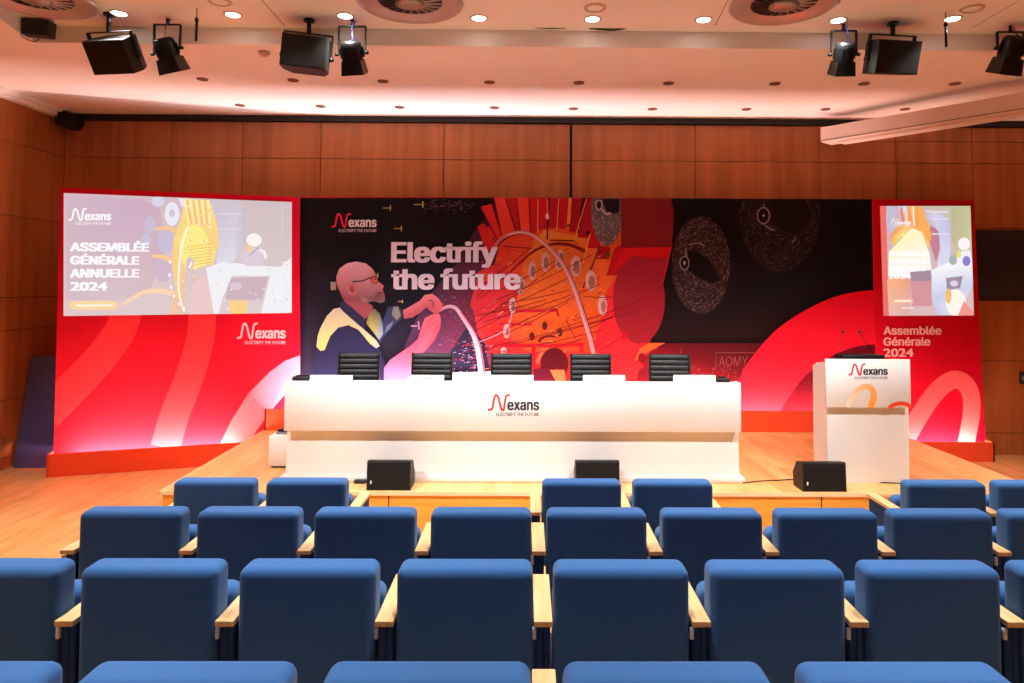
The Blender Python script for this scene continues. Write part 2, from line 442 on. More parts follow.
# --- left artwork
mb = MB(); PL.clip = LC
W_ = (255, 255, 255)
PL.poly(mb, LC, [(196, 0, 36), (205, 0, 40), (240, 24, 46), (236, 26, 44)], 1)
z = Zp(0, 310, 3.3)
PL.stroke(mb, z([(425, -30), (400, 60), (330, 160), (225, 270), (150, 345)])[0:5], (30, 34), (246, 54, 62), 2)
PL.stroke(mb, z([(668, -30), (662, 90), (625, 220), (575, 350), (545, 456)]), (27, 30), (246, 58, 66), 2)
PL.poly(mb, z([(725, 446), (760, 370), (820, 275), (890, 205), (940, 168), (994, 148), (994, 228), (935, 285), (885, 345), (845, 400), (822, 440)]), [(246, 84, 88), (248, 90, 94), (250, 112, 116), (248, 140, 156), (244, 160, 186), (244, 168, 196), (244, 170, 196), (244, 160, 184), (248, 130, 140), (250, 100, 104), (246, 86, 90)], 2)
PL.logo(237, 285.5, 323, 344.5, (255, 190, 200), (255, 205, 210), (255, 190, 200), 3, mb)
o = mb.build('printed_artwork', tl)
# --- right artwork
mb = MB(); PR.clip = RC
PR.poly(mb, RC, [(190, 0, 30), (190, 0, 30), (215, 2, 38), (225, 5, 44)], 1)
z = Zp(774, 310, 4.09)
arch = [(500, 590), (560, 490), (605, 415), (655, 345), (700, 302), (740, 284), (780, 300), (805, 345), (808, 420), (795, 500), (775, 600)]
PR.stroke(mb, z(arch), (19, 17), (238, 78, 86), 2, col2=(250, 110, 112))
for t_, b_, x1 in (('Assemblée', 334.6, 941.5), ('Générale', 345.6, 930.5), ('2024', 356.8, 913.5)):
    PR.text(mb, t_, 883.5, x1, b_, 8.2, (255, 188, 190), 3, bold=.028)
mb.build('printed_artwork', tr)
# --- centre artwork
mb = MB(); P = PC; PC.clip = CC
gx = [300.5, 360, 420, 480, 600, 740, 875]; gy = [197.8, 250, 300, 350, 424]
def gcol(i, j):
    a = [(26, 19, 27), (30, 24, 34), (40, 36, 56), (66, 60, 92), (88, 82, 124)][j]  # lavender towards the bottom: print fade with some footlight glow in its colour
    b = [(20, 10, 16), (20, 10, 16), (24, 12, 16), (46, 14, 20), (70, 16, 26)][j]
    f = min(1, max(0, (gx[i]-400)/150)); return tuple((a[q]*(1-f)+b[q]*f)*.72 for q in range(3))
for i in range(len(gx)-1):
    for j in range(len(gy)-1):
        P.poly(mb, [(gx[i], gy[j]), (gx[i+1], gy[j]), (gx[i+1], gy[j+1]), (gx[i], gy[j+1])], [gcol(i, j), gcol(i+1, j), gcol(i+1, j+1), gcol(i, j+1)], 1)
# violet and wine veil behind the wheel
P.poly(mb, [(500, 198), (478, 225), (455, 265), (425, 300), (405, 345), (402, 374), (520, 374), (620, 374), (620, 198)], [(60, 16, 30), (62, 22, 38), (74, 34, 56), (84, 46, 74), (104, 66, 106), (112, 74, 116), (150, 40, 60), (150, 30, 40), (80, 16, 26)], 2)
P.poly(mb, [(450, 352), (469, 324), (485, 343), (492, 384), (448, 384)], (50, 40, 66), 3)
# orange and red field of the drum
z = Zp(470, 190, 6.827)
P.poly(mb, [(481, 226), (500, 243), (495, 262), (488, 285), (474, 312), (478, 335), (492, 352), (496, 384), (640, 384), (660, 343), (649, 343), (672, 246), (668, 200), (610, 230), (560, 226), (520, 232)],
       [(196, 40, 40), (214, 60, 40), (214, 60, 40), (222, 60, 44), (226, 60, 60), (230, 50, 50), (232, 40, 44), (224, 40, 40), (232, 40, 44), (232, 40, 44), (226, 30, 40), (190, 10, 24), (150, 10, 24), (214, 90, 30), (216, 110, 40), (210, 60, 36)], 4)
P.poly(mb, [(533, 240), (545, 230), (600, 240), (622, 250), (612, 280), (604, 300), (600, 322), (594, 345), (588, 352), (530, 352), (512, 345), (508, 320), (512, 296), (522, 270)],
       [(214, 110, 40), (218, 128, 50), (220, 130, 50), (216, 90, 30), (220, 96, 28), (222, 90, 28), (220, 70, 30), (226, 60, 34), (226, 60, 34), (226, 80, 34), (228, 70, 50), (228, 76, 44), (224, 92, 36), (220, 104, 36)], 5)
P.poly(mb, [(478, 272), (500, 262), (520, 290), (510, 318), (482, 322), (470, 306)], (206, 44, 52), 5)
# fan of planks
fan = [([(75, 115), (150, 95), (215, 320), (190, 380)], (206, 40, 38)), ([(50, 250), (95, 225), (190, 385), (120, 420), (100, 400)], (198, 34, 40)),
       ([(165, 52), (240, 52), (325, 300), (220, 310)], (216, 58, 42)), ([(245, 52), (315, 52), (345, 290), (310, 300)], (172, 26, 32)), ([(322, 52), (400, 52), (415, 300), (345, 300)], (222, 64, 42)),
       ([(405, 52), (460, 52), (465, 290), (415, 300)], (184, 20, 32)), ([(470, 52), (524, 52), (528, 265), (472, 275)], (192, 18, 36)), ([(546, 52), (608, 52), (590, 262), (536, 262)], (168, 12, 34)),
       ([(616, 52), (668, 52), (655, 268), (600, 266)], (176, 14, 34)), ([(672, 52), (694, 52), (682, 230), (660, 240)], (222, 124, 52)), ([(697, 52), (766, 52), (735, 292), (676, 288)], (148, 8, 26)),
       ([(766, 52), (800, 52), (750, 200), (745, 300), (735, 292)], (60, 14, 20)), ([(805, 52), (835, 52), (840, 220), (890, 375), (800, 330), (735, 325)], (158, 10, 28)), ([(820, 260), (890, 375), (870, 400), (800, 395)], (176, 12, 24)),
       ([(890, 380), (960, 390), (950, 475), (865, 470)], (160, 8, 28)), ([(985, 400), (1100, 330), (1100, 580), (930, 585)], (180, 6, 24))]
for q, c in fan: P.poly(mb, z(q), c, 6)
for q in ([(465, 60), (462, 290)], [(528, 60), (532, 200)], [(608, 60), (592, 262)], [(795, 60), (722, 310)], [(690, 60), (678, 220)]): P.stroke(mb, z(q), 1.1, (226, 130, 60), 7)
for q in ([(75, 120), (200, 370)], [(243, 60), (318, 296)], [(316, 60), (345, 290)], [(402, 60), (414, 296)], [(150, 100), (218, 310)]): P.stroke(mb, z(q), 1.3, (110, 14, 24), 7)
P.stroke(mb, z([(528, 170), (528, 340)]), 1.5, (60, 30, 30), 8); P.ell(mb, *z([(528, 180)])[0], 1.5, 3, (220, 190, 180), 9)
P.stroke(mb, z([(230, 385), (330, 392), (420, 398)]), 1, (100, 20, 24), 8); P.stroke(mb, z([(545, 342), (715, 348)]), 1.4, (90, 20, 20), 8)
P.stroke(mb, z([(280, 560), (360, 480), (450, 410), (560, 370), (680, 375), (790, 420)]), (1.2, 4), (120, 20, 20), 7)
P.stroke(mb, z([(820, 300), (770, 500)]), 1.2, (232, 140, 60), 8); P.stroke(mb, z([(885, 380), (850, 480), (770, 670)]), 1.4, (90, 24, 20), 8); P.ell(mb, *z([(805, 293)])[0], 2, 2.2, (40, 14, 14), 9); P.ell(mb, *z([(940, 445)])[0], 2.2, 3.2, (90, 60, 40), 9)
for a, b, w, h in ((425, 550, 55, 130), (515, 490, 58, 134), (620, 445, 44, 84), (605, 500, 50, 90), (722, 520, 72, 142), (825, 620, 74, 144), (345, 640, 62, 92)):
    P.ell(mb, 470+a/6.827, 190+b/6.827, w/13.65, h/13.65, (206, 150, 146), 8); P.ell(mb, 470+(a+6)/6.827, 190+(b+8)/6.827, w/22, h/22, (150, 96, 80), 9)
for a, b, w, h in ((85, 105, 50, 110), (45, 280, 46, 100), (700, 105, 62, 140), (25, 415, 40, 50), (140, 10, 40, 40)):
    P.ell(mb, 500+a/6.827, 290+b/6.827, w/13.65, h/13.65, (216, 160, 160), 8); P.ell(mb, 500+(a+6)/6.827, 290+(b+8)/6.827, w/24, h/24, (170, 100, 96), 9)
z2 = Zp(500, 290, 6.827)
for q, w, c in (([(0, 138), (200, 142), (390, 138)], 3, (196, 18, 36)), ([(385, 130), (400, 180)], 2.2, (180, 18, 30)), ([(0, 230), (220, 236)], 2.4, (200, 20, 40)), ([(-60, 382), (200, 380), (400, 378), (570, 372)], 3.2, (204, 10, 34)), ([(560, 365), (555, 425)], 3.6, (200, 8, 30)), ([(235, 390), (225, 430), (230, 530)], 4, (190, 14, 30)), ([(450, 205), (520, 340)], 1.6, (180, 50, 30))):
    P.stroke(mb, z2(q), w, c, 7)
for a, b in ((305, 245), (408, 290), (218, 318)): P.ell(mb, 500+a/6.827, 290+b/6.827, 2.7, 4.2, (84, 22, 20), 8)
P.stroke(mb, z2([(262, 352), (300, 322), (345, 315), (385, 322)]), (3, 1.5), (110, 16, 20), 8)
P.ell(mb, 554.5, 364, 14, 16, (84, 6, 18), 8); P.poly(mb, z2([(225, 540), (310, 530), (380, 570), (400, 650), (225, 650)]), (92, 12, 34), 9); P.poly(mb, z2([(340, 545), (440, 545), (455, 650), (395, 650)]), (244, 112, 66), 10)
P.stroke(mb, z2([(250, 500), (290, 420), (330, 400)]), 3, (240, 96, 60), 8)
# red area between drum and dark
P.poly(mb, [(604, 300), (625, 262), (622, 246), (649, 248), (672, 246), (649, 343), (652, 384), (585, 384), (594, 345), (600, 322)], (228, 36, 46), 6)
P.poly(mb, [(612, 275), (622, 246), (672, 244), (668, 260), (625, 262)], (198, 10, 26), 7)
P.poly(mb, [(622, 198), (671, 198), (673.5, 212), (673, 232), (671.5, 247), (621, 248)], (118, 22, 30), 8)
P.ell(mb, 639, 300, 26, 44, (150, 26, 40), 8); P.poly(mb, [(639, 258), (668, 258), (650, 343), (639, 343)], (150, 26, 40), 8)
P.poly(mb, [(649, 343), (665.5, 343), (648, 352), (634, 362), (640, 348)], (240, 92, 40), 9)
P.poly(mb, [(650, 352), (668, 343.2), (800, 343.2), (760, 384), (640, 384), (643, 360)], [(120, 10, 24), (90, 10, 22), (60, 12, 18), (96, 16, 30), (150, 20, 40), (140, 10, 24)], 7)
P.poly(mb, [(600, 384), (632, 384), (645, 368), (640, 362), (612, 372)], (232, 40, 46), 8); P.ell(mb, 645, 378, 8, 11, (120, 16, 36), 9)
P.ell(mb, 642, 358, 4, 5, (120, 10, 26), 9); P.ell(mb, 624, 336, 2, 5, (190, 16, 28), 9)
rs = random.Random(4)
for i in range(150):
    a = rs.uniform(676, 752); b = rs.uniform(367, 383); P.stroke(mb, [(a, b), (a+rs.uniform(-2, 2), b+rs.uniform(-1.5, 1.5))], .6, (150, 60, 66), 8, smooth=False)
for q in ([(716, 366), (716, 352.6), (756, 352.6)],): P.stroke(mb, q, .9, (120, 62, 62), 8, smooth=False)
for i in range(260):
    a = rs.uniform(478, 612); b = rs.uniform(240, 378); l = rs.uniform(1, 5)
    P.stroke(mb, [(a, b), (a+l, b-l*rs.uniform(-.2, .8))], rs.uniform(.4, 1), rs.choice([(150, 30, 24), (236, 120, 60), (190, 60, 30), (240, 150, 80), (220, 40, 40)]), 7.5, smooth=False)
P.text(mb, 'AOMY', 719, 748, 366, 9.5, (128, 66, 66), 8, bold=0); P.stroke(mb, [(681, 349), (680.6, 354)], .6, (140, 80, 80), 8); P.stroke(mb, [(690, 364), (696, 369), (703, 376)], 1, (110, 60, 60), 8)
# spokes and the two rims
for a, b, c, d in ((470, 345, 600, 284), (465, 330, 560, 262), (468, 352, 640, 310), (478, 352, 612, 318), (500, 290, 560, 258), (497, 300, 592, 255), (492, 312, 572, 276), (484, 322, 585, 290), (500, 352, 603, 330), (478, 300, 520, 262), (480, 286, 533, 246), (474, 316, 545, 300), (492, 340, 568, 302), (585, 330, 614, 315), (583, 296, 613, 297), (600, 350, 622, 336), (470, 333, 520, 306), (476, 298, 500, 270), (488, 366, 585, 338), (500, 304, 570, 290), (555, 330, 640, 300)):
    P.stroke(mb, [(a, b), ((a+c)/2+.5, (b+d)/2+1), (c, d)], .65, (112, 16, 22), 11)
big = [(494, 249), (498, 242), (507, 235.2), (521, 232.3), (533, 235.4), (546, 245), (558, 257.5), (567, 272), (575, 291), (584, 319), (590, 338), (594, 356)]
P.stroke(mb, [(a+2.2, b+1) for a, b in big], 2.4, (110, 24, 30), 12); P.stroke(mb, big, (3, 4.6), (190, 96, 100), 13, col2=(200, 130, 134)); P.stroke(mb, [(a-.6, b) for a, b in big[2:]], 1.3, (214, 164, 168), 14)
small = [(434, 315), (441, 309.5), (448.6, 306.5), (456, 308.5), (463, 318), (472, 332.5), (478, 351.5), (482, 384)]
P.stroke(mb, small, (2.5, 5), (200, 130, 150), 13, col2=(226, 214, 232)); P.stroke(mb, [(a+4, b+3) for a, b in small[3:]], 1.3, (230, 100, 130), 13)
P.poly(mb, [(383, 374), (402, 373.6), (492, 371.5), (492, 385), (383, 385)], (232, 206, 224), 12)
P.stroke(mb, [(472, 345), (505, 330), (512, 312)], .8, (214, 160, 180), 12)
for i in range(110):
    a = rs.gauss(470, 10); b = rs.uniform(340, 372); P.stroke(mb, [(a, b), (a+rs.uniform(-3, 3), b+rs.uniform(-1, 1))], .7, rs.choice([(214, 40, 80), (190, 170, 200), (150, 60, 110)]), 11, smooth=False)
for i in range(160):
    a = rs.uniform(430, 500); b = rs.uniform(296, 345); P.stroke(mb, [(a, b), (a+rs.uniform(-3, 3), b+rs.uniform(-2, 2))], .5, rs.choice([(190, 40, 70), (150, 110, 140), (210, 60, 70)]), 10, smooth=False)
# speckled cable ends
def disc(cx, cy, a, b, base, line, L, n, clip):
    pts = [(cx+a*math.cos(t*PI/24), cy+b*math.sin(t*PI/24)) for t in range(48)]
    pts = [(min(max(x, clip[0]), clip[2]), max(y, clip[1])) for x, y in pts]
    P.poly(mb, pts, base, L)
    for i in range(n):
        r = math.sqrt(rs.random())*.98; t = rs.uniform(0, 2*PI)
        x, y = cx+a*r*math.cos(t), cy+b*r*math.sin(t)
        dx, dy = -a*math.sin(t), b*math.cos(t); q = math.hypot(dx, dy); l = rs.uniform(.8, 3)
        dx, dy = dx/q*l+rs.uniform(-.6, .6), dy/q*l+rs.uniform(-.6, .6)
        if y < clip[1]+1 or y+dy < clip[1]+1 or x+dx > clip[2]-.5: continue
        kk = rs.uniform(.6, 1.25); c = tuple(v*kk for v in line)
        P.stroke(mb, [(x, y), (x+dx, y+dy)], rs.uniform(.35, .75), tuple(min(255, v) for v in c), L+1, smooth=False)
disc(607, 210, 16, 36, (98, 84, 86), (150, 134, 134), 9, 420, (591.5, 198, 621.5))
P.poly(mb, [(602, 199), (619.5, 199), (619, 212), (614, 214), (606, 211)], (20, 12, 14), 11); P.ell(mb, 599, 205, 3.6, 5.4, (170, 160, 160), 11); P.ell(mb, 599, 205, 2.4, 4, (24, 16, 18), 12); P.stroke(mb, [(602, 209), (606, 214), (611, 213)], 1.8, (180, 168, 168), 12)
disc(701, 265, 29.5, 49, (46, 31, 33), (112, 88, 88), 5, 900, (600, 198, 800))
P.poly(mb, [(688, 250), (700, 253), (711, 262), (721, 280), (712, 284), (700, 278), (688, 270)], (20, 9, 12), 7); P.ell(mb, 684.5, 263, 5, 7.4, (150, 126, 126), 8); P.ell(mb, 684.5, 263, 3.9, 6.2, (26, 14, 16), 9); P.ell(mb, 684.5, 263, 1.2, 1.8, (190, 180, 180), 10); P.stroke(mb, [(685.6, 248), (686, 257)], 1, (160, 140, 140), 8); P.stroke(mb, [(689, 245), (698, 243), (705, 246)], 1.6, (120, 96, 96), 8)
disc(780, 214, 41, 58, (29, 18, 21), (78, 62, 64), 5, 1000, (600, 198.5, 860))
P.poly(mb, [(770, 200), (806, 200), (812, 218), (800, 232), (780, 231), (772, 220)], (20, 10, 14), 7); P.ell(mb, 763.5, 215.6, 6.6, 8.6, (146, 128, 128), 8); P.ell(mb, 763.5, 215.6, 5.4, 7.4, (24, 12, 16), 9); P.ell(mb, 763.5, 215.6, 1.1, 1.1, (190, 180, 180), 10); P.stroke(mb, [(765, 225), (770, 229), (775, 230)], 1.7, (124, 106, 106), 8); P.stroke(mb, [(764, 204), (764.4, 209)], .9, (130, 110, 110), 8); P.stroke(mb, [(792, 243), (796, 238)], 1.3, (130, 110, 110), 8)
# big red arch
outer = crom([(714, 424), (722, 410), (737, 383), (749, 361), (775, 331), (804, 311), (834, 297), (860, 291.4), (877.5, 290)])
inner = crom([(774, 424), (781, 410), (798.5, 383), (814, 368), (830, 356.8), (855, 346.8), (877.5, 344)])
def red(y): f = min(1, max(0, (y-290)/110)); return (214+30*f, 0+40*f, 34+26*f)
m_ = len(outer)
def samp(c, f):
    i = f*(len(c)-1); k = int(min(i, len(c)-2)); t = i-k; return (c[k][0]*(1-t)+c[k+1][0]*t, c[k][1]*(1-t)+c[k+1][1]*t)
for i in range(24):
    q = [samp(outer, i/24), samp(outer, (i+1)/24), samp(inner, (i+1)/24), samp(inner, i/24)]
    P.poly(mb, q, [red(a[1]) for a in q], 9)
P.poly(mb, inner+[(877.5, 424)], [(110, 4, 30)]*len(inner)+[(60, 10, 24)] if False else (92, 6, 28), 8)
for i in range(200):
    a = rs.uniform(790, 830); b = rs.uniform(362, 408)
    if a > 800 or b > 385: P.stroke(mb, [(a, b), (a+rs.uniform(-1, 1), b+rs.uniform(-1, 1))], .5, (160, 40, 60), 10, smooth=False)
# man in profile
z = Zp(300, 250, 6.827); N = 12
navy = (42, 42, 78)
P.poly(mb, [(316, 386), (313, 360), (317, 350), (325, 340), (337, 328), (350, 325), (361, 329), (370, 338), (380, 350), (386, 366), (383, 386)], navy, N)
P.poly(mb, z([(560, 500), (600, 392), (650, 378), (695, 408), (704, 462), (640, 520), (590, 575), (548, 640), (520, 600)]), (58, 62, 98), N)
P.poly(mb, z([(640, 385), (672, 392), (690, 450), (660, 480), (625, 440)]), (128, 132, 120), N+1); P.poly(mb, z([(590, 520), (640, 480), (620, 530), (575, 575)]), (110, 122, 160), N+1)
P.poly(mb, z([(296, 340), (420, 330), (500, 385), (488, 430), (442, 475), (350, 390), (310, 365)]), (158, 78, 88), N+1)
P.poly(mb, z([(112, 660), (120, 590), (138, 535), (182, 452), (230, 402), (278, 392), (340, 430), (440, 545), (520, 615), (545, 655), (520, 672), (478, 640), (400, 545), (330, 513), (260, 530), (205, 590), (168, 683), (140, 690)]), [(200, 205, 130), (205, 208, 140), (208, 206, 160), (206, 200, 170), (204, 196, 172), (200, 192, 168), (196, 188, 160), (204, 204, 110), (196, 206, 110), (190, 196, 190), (180, 190, 200), (204, 210, 100), (206, 206, 140), (206, 200, 150), (200, 200, 150), (208, 212, 130), (200, 208, 120), (190, 196, 130)], N+2)
P.poly(mb, z([(452, 500), (470, 440), (505, 398), (545, 435), (566, 505), (568, 575), (540, 615), (500, 560)]), [(150, 140, 80), (140, 128, 90), (120, 110, 100), (110, 104, 90), (90, 92, 110), (150, 170, 210), (170, 180, 200), (190, 190, 90)], N+2)
P.poly(mb, z([(274, 352), (300, 350), (350, 395), (450, 482), (442, 545), (400, 512), (300, 425), (270, 392)]), (44, 42, 76), N+3)
P.poly(mb, z([(250, 235), (247, 185), (268, 128), (318, 92), (385, 78), (450, 92), (498, 130), (524, 178), (536, 215), (572, 246), (562, 268), (572, 290), (582, 322), (578, 352), (550, 364), (505, 350), (452, 358), (400, 372), (330, 356), (292, 330), (270, 280)]),
       [(168, 96, 104), (190, 128, 140), (206, 150, 164), (214, 162, 176), (216, 164, 178), (212, 156, 168), (200, 128, 140), (190, 100, 110), (200, 100, 104), (216, 120, 122), (190, 90, 96), (180, 80, 88), (140, 76, 80), (120, 74, 80), (110, 72, 80), (130, 80, 88), (150, 90, 96), (150, 78, 88), (140, 70, 82), (140, 70, 82), (150, 80, 90)], N+4)
P.poly(mb, z([(412, 318), (460, 330), (505, 322), (530, 285), (560, 290), (580, 318), (578, 350), (552, 364), (505, 350), (452, 358), (425, 350)]), [(176, 110, 112), (150, 106, 110), (120, 70, 76), (110, 60, 66), (130, 66, 72), (140, 90, 96), (130, 96, 100), (110, 80, 86), (120, 86, 92), (160, 120, 126), (160, 110, 116)], N+5)
P.stroke(mb, z([(540, 292), (565, 290)]), .9, (130, 40, 50), N+6)
P.ell(mb, 300+352/6.827, 250+268/6.827, 4.6, 5.8, (196, 104, 110), N+5, rot=-20); P.ell(mb, 300+355/6.827, 250+270/6.827, 2.6, 3.8, (150, 66, 76), N+6, rot=-20)
P.stroke(mb, z([(356, 217), (430, 211), (470, 192), (520, 180)]), 1.2, (50, 40, 48), N+7, smooth=False); P.ell(mb, 300+508/6.827, 250+205/6.827, 3.9, 3.9, (70, 40, 48), N+6); P.ell(mb, 300+508/6.827, 250+206/6.827, 3, 3.1, (196, 90, 96), N+7); P.ell(mb, 300+512/6.827, 250+200/6.827, 1, .8, (60, 30, 36), N+8)
P.poly(mb, z([(702, 412), (760, 380), (820, 345), (850, 308), (905, 298), (945, 330), (975, 372), (955, 425), (925, 440), (890, 415), (862, 392), (825, 425), (765, 462), (710, 470)]), [(196, 100, 112), (204, 110, 122), (214, 116, 128), (226, 128, 136), (226, 120, 128), (214, 100, 112), (214, 96, 108), (206, 88, 104), (200, 84, 100), (190, 80, 96), (190, 84, 96), (186, 84, 100), (180, 80, 96), (176, 80, 96)], N+3)
P.stroke(mb, z([(880, 345), (905, 350), (912, 390)]), 1.1, (130, 50, 66), N+4); P.stroke(mb, z([(700, 395), (698, 470)]), 1.1, (40, 36, 44), N+4)
P.poly(mb, [(384, 388), (384, 368), (390, 360), (400, 353), (409, 347), (418, 339), (421, 328), (425, 318), (432, 314.5), (440, 314), (441, 320), (440, 329), (434, 341), (427, 349), (414, 362), (412, 374), (400, 388)], [(240, 130, 170), (240, 120, 160), (240, 116, 146), (238, 104, 134), (236, 96, 126), (232, 90, 118), (230, 92, 116), (232, 104, 122), (232, 110, 124), (226, 104, 116), (222, 90, 108), (222, 86, 106), (226, 84, 108), (230, 88, 114), (238, 110, 140), (240, 130, 170), (240, 140, 180)], N+3)
for q in ([(428, 322), (434, 316)], [(430, 327), (438, 320)], [(432, 332), (439.5, 325)]): P.stroke(mb, q, .7, (196, 64, 92), N+4)
for a, b, s_ in ((383, 208, 1), (414, 204.5, 1.2), (394, 228.5, 1), (371, 275.5, .9), (391, 308.5, .9), (398, 301.5, .6)):
    P.stroke(mb, [(a, b), (a+7*s_, b)], .9, (186, 168, 110), 11); P.stroke(mb, [(a+7.4*s_, b-2.6*s_), (a+7.4*s_, b+2.6*s_)], 1, (206, 190, 120), 11)
P.poly(mb, z([(207, 218), (245, 218), (247, 272), (212, 275)]), (150, 136, 128), 11)
P.stroke(mb, [(411, 326), (417, 326)], 1.4, (226, 150, 180), 12); P.stroke(mb, [(418.5, 321.5), (419, 329.5)], 1.3, (226, 160, 190), 12)
for i in range(90):
    a = rs.uniform(424, 475); b = rs.gauss(205, 3); P.stroke(mb, [(a, b), (a+rs.uniform(-3, 3), b+rs.uniform(-1, 1))], .8, (96+rs.uniform(-30, 40), 70, 82), 3, smooth=False)
mb.build('printed_artwork', tc_)
mb = MB()
P.text(mb, 'Electrify', 391, 497.5, 262.3, 20.2, (222, 206, 222), 20, bold=.038)
P.text(mb, 'the future', 391, 520.5, 289.4, 20.2, (222, 206, 222), 20, bold=.038)
mb.build('headline_lettering', tc_)
mb = MB(); P.logo(331.5, 376.5, 213.5, 232.3, (216, 40, 66), (226, 214, 222), (200, 180, 190), 20, mb); mb.build('logo', tc_)
# ------------------------------------------------------------------ lit screens
def washed(c, k=1): return c
mb = MB(); P = PL
SQ = [(63.7, 193), (291.8, 202), (291.8, 313), (63.5, 316)]
PL.clip = SQ
P.poly(mb, SQ, [(216, 186, 196), (206, 190, 192), (222, 206, 206), (224, 200, 202)], 5, 'screen')
z = Zp(55, 190, 6.827); z3 = Zp(155, 190, 6.827)
P.poly(mb, [(66, 196), (140, 199), (160, 205), (165, 250), (150, 290), (120, 300), (66, 300)], [(208, 182, 196), (206, 172, 196), (208, 176, 194), (212, 178, 190), (214, 186, 196), (216, 194, 200), (214, 190, 198)], 6, 'screen')
def E(x, y, a, b, c, L, **k): P.ell(mb, x, y, a, b, c, L, 'screen', **k)
def Q(pts, c, L): P.poly(mb, pts, c, L, 'screen')
def St(pts, w, c, L, **k): P.stroke(mb, pts, w, c, L, 'screen', **k)
E(158, 201.5, 6.5, 5.2, (216, 212, 232), 7); E(172, 214, 7.2, 12, (236, 232, 244), 7); E(172, 213, 3, 4, (206, 200, 212), 8); Q([(178, 198.4), (191, 199), (188, 206), (182, 207)], (238, 228, 240), 7)
E(165, 240, 8, 13, (202, 190, 216), 7); E(150, 225, 6, 9, (206, 188, 212), 7); E(146, 240, 5, 7, (202, 194, 220), 7); E(163, 268, 9, 14, (206, 184, 202), 7)
Q([(186, 199), (209.5, 200), (217, 222), (219, 244), (213, 264), (203, 267), (196, 262), (186, 264), (184, 290), (186, 314.2), (168, 314.4), (176, 290), (172, 262), (174, 238), (180, 222)], [(252, 226, 150), (250, 226, 150), (250, 206, 120), (250, 210, 130), (252, 226, 150), (252, 228, 150), (248, 222, 140), (250, 216, 130), (248, 196, 150), (240, 196, 170), (236, 196, 176), (250, 206, 140), (252, 212, 130), (250, 224, 130), (250, 214, 130)], 8)
for i in range(9): St([(184+i*3, 200), (189+i*2.6, 224)], 1.1, (246, 176, 90) if i % 2 else (255, 244, 200), 9)
E(194, 247, 15, 22, (252, 236, 140), 9); St([(188, 226), (182, 245), (179, 268), (179, 292), (184, 312)], 1.8, (255, 250, 240), 10)
for i in range(90):
    a = rs.uniform(178, 214); b = rs.uniform(204, 296)
    St([(a, b), (a+rs.uniform(-2, 2), b+rs.uniform(-3, 3))], rs.uniform(.5, 1.4), rs.choice([(255, 250, 230), (250, 200, 130), (240, 180, 120), (255, 236, 170), (230, 190, 180)]), 9.6, smooth=False)
for i in range(60):
    a = rs.uniform(215, 290); b = rs.uniform(262, 312)
    St([(a, b), (a+rs.uniform(-4, 4), b+rs.uniform(-2, 2))], rs.uniform(.5, 1.2), rs.choice([(250, 250, 252), (220, 214, 226), (210, 200, 210)]), 11.5, smooth=False)
for i in range(7): St([(187+i, 247+i*3), (212, 244+i*3)], .6, (232, 176, 90), 10)
E(190, 263, 4, 6, (222, 190, 196), 10); St([(189, 268), (192, 262)], 2, (244, 246, 244), 11)
St([(155, 229), (166, 228), (176, 231)], (2.5, 5), (250, 200, 140), 8); St([(152, 256), (163, 257), (174, 262)], (2.5, 6), (250, 204, 150), 8)
St([(121, 305), (132, 299), (144, 292), (160, 291), (174, 294)], (2, 6), (250, 214, 176), 8); St([(172, 294), (178, 306), (184, 314)], 4, (240, 190, 176), 9)
for a, b in ((170, 262), (169.5, 275), (171, 287), (174, 296), (179, 304), (184, 309)): E(a, b, 1.2, 2, (246, 246, 250), 11)
Q([(210, 200.2), (239, 200.9), (243.4, 214), (243.6, 240), (238, 256), (230, 266), (216, 264), (219, 244), (217, 222)], [(206, 196, 206), (206, 196, 206), (196, 192, 208), (198, 194, 212), (210, 206, 222), (224, 222, 232), (224, 220, 236), (214, 208, 226), (206, 198, 212)], 8)
for b in (214, 229): St([(219, b), (242, b)], 1.4, (220, 214, 226), 9)
Q([(206, 268), (222, 262), (280, 267), (291.5, 257), (291.5, 312.8), (261, 313.2), (270, 276), (232, 276), (222, 300), (219, 313.8), (214, 313.8)], (240, 240, 244), 10)
Q([(200, 276), (214, 276), (217, 314), (190, 314.2), (192, 285)], (236, 200, 202), 9); E(238, 305, 9, 13, (252, 208, 130), 9); E(236, 286, 6, 4, (222, 196, 216), 11); Q([(228, 278), (268, 277), (262, 300), (226, 300)], (204, 178, 190), 9)
Q([(240, 256), (248, 246), (260, 246), (267, 259), (263, 260), (262, 266), (245, 266)], (222, 204, 216), 11); E(254, 240, 7.6, 6.6, (250, 244, 240), 12); St([(259, 250), (264, 252), (266, 259)], 3, (248, 236, 238), 12); E(249.5, 248.5, 2.4, 3.4, (246, 206, 140), 13); St([(249, 256), (259, 247)], 1, (170, 160, 200), 13)
St([(282, 205), (282, 240)], 1.6, (216, 204, 204), 7)
P.logo(68.6, 111, 208.3, 225, W_, W_, (250, 244, 250), 14, mb, 'screen')
for t_, x1, b_, b1 in (('ASSEMBLÉE', 149, 251.3, 251.6), ('GÉNÉRALE', 139.3, 264.5, 264.8), ('ANNUELLE', 139.3, 277.6, 277.6), ('2024', 107.5, 290.8, 290.7)):
    P.text(mb, t_, 69.8, x1, b_, 8.8, (253, 250, 253), 14, 'screen', bold=.05, yb1=b1)
Q([(70, 302), (72, 301), (115, 301), (117, 303), (117, 307), (114, 309.6), (72, 309.8), (69.6, 307)], (252, 214, 160), 12); St([(76, 305.6), (112, 305.4)], 1.8, (255, 250, 240), 13)
scr = mb.build('projected_screen', None)
tag(scr, 'wide lit screen reading ASSEMBLÉE GÉNÉRALE ANNUELLE 2024 on the left red panel', 'screen')
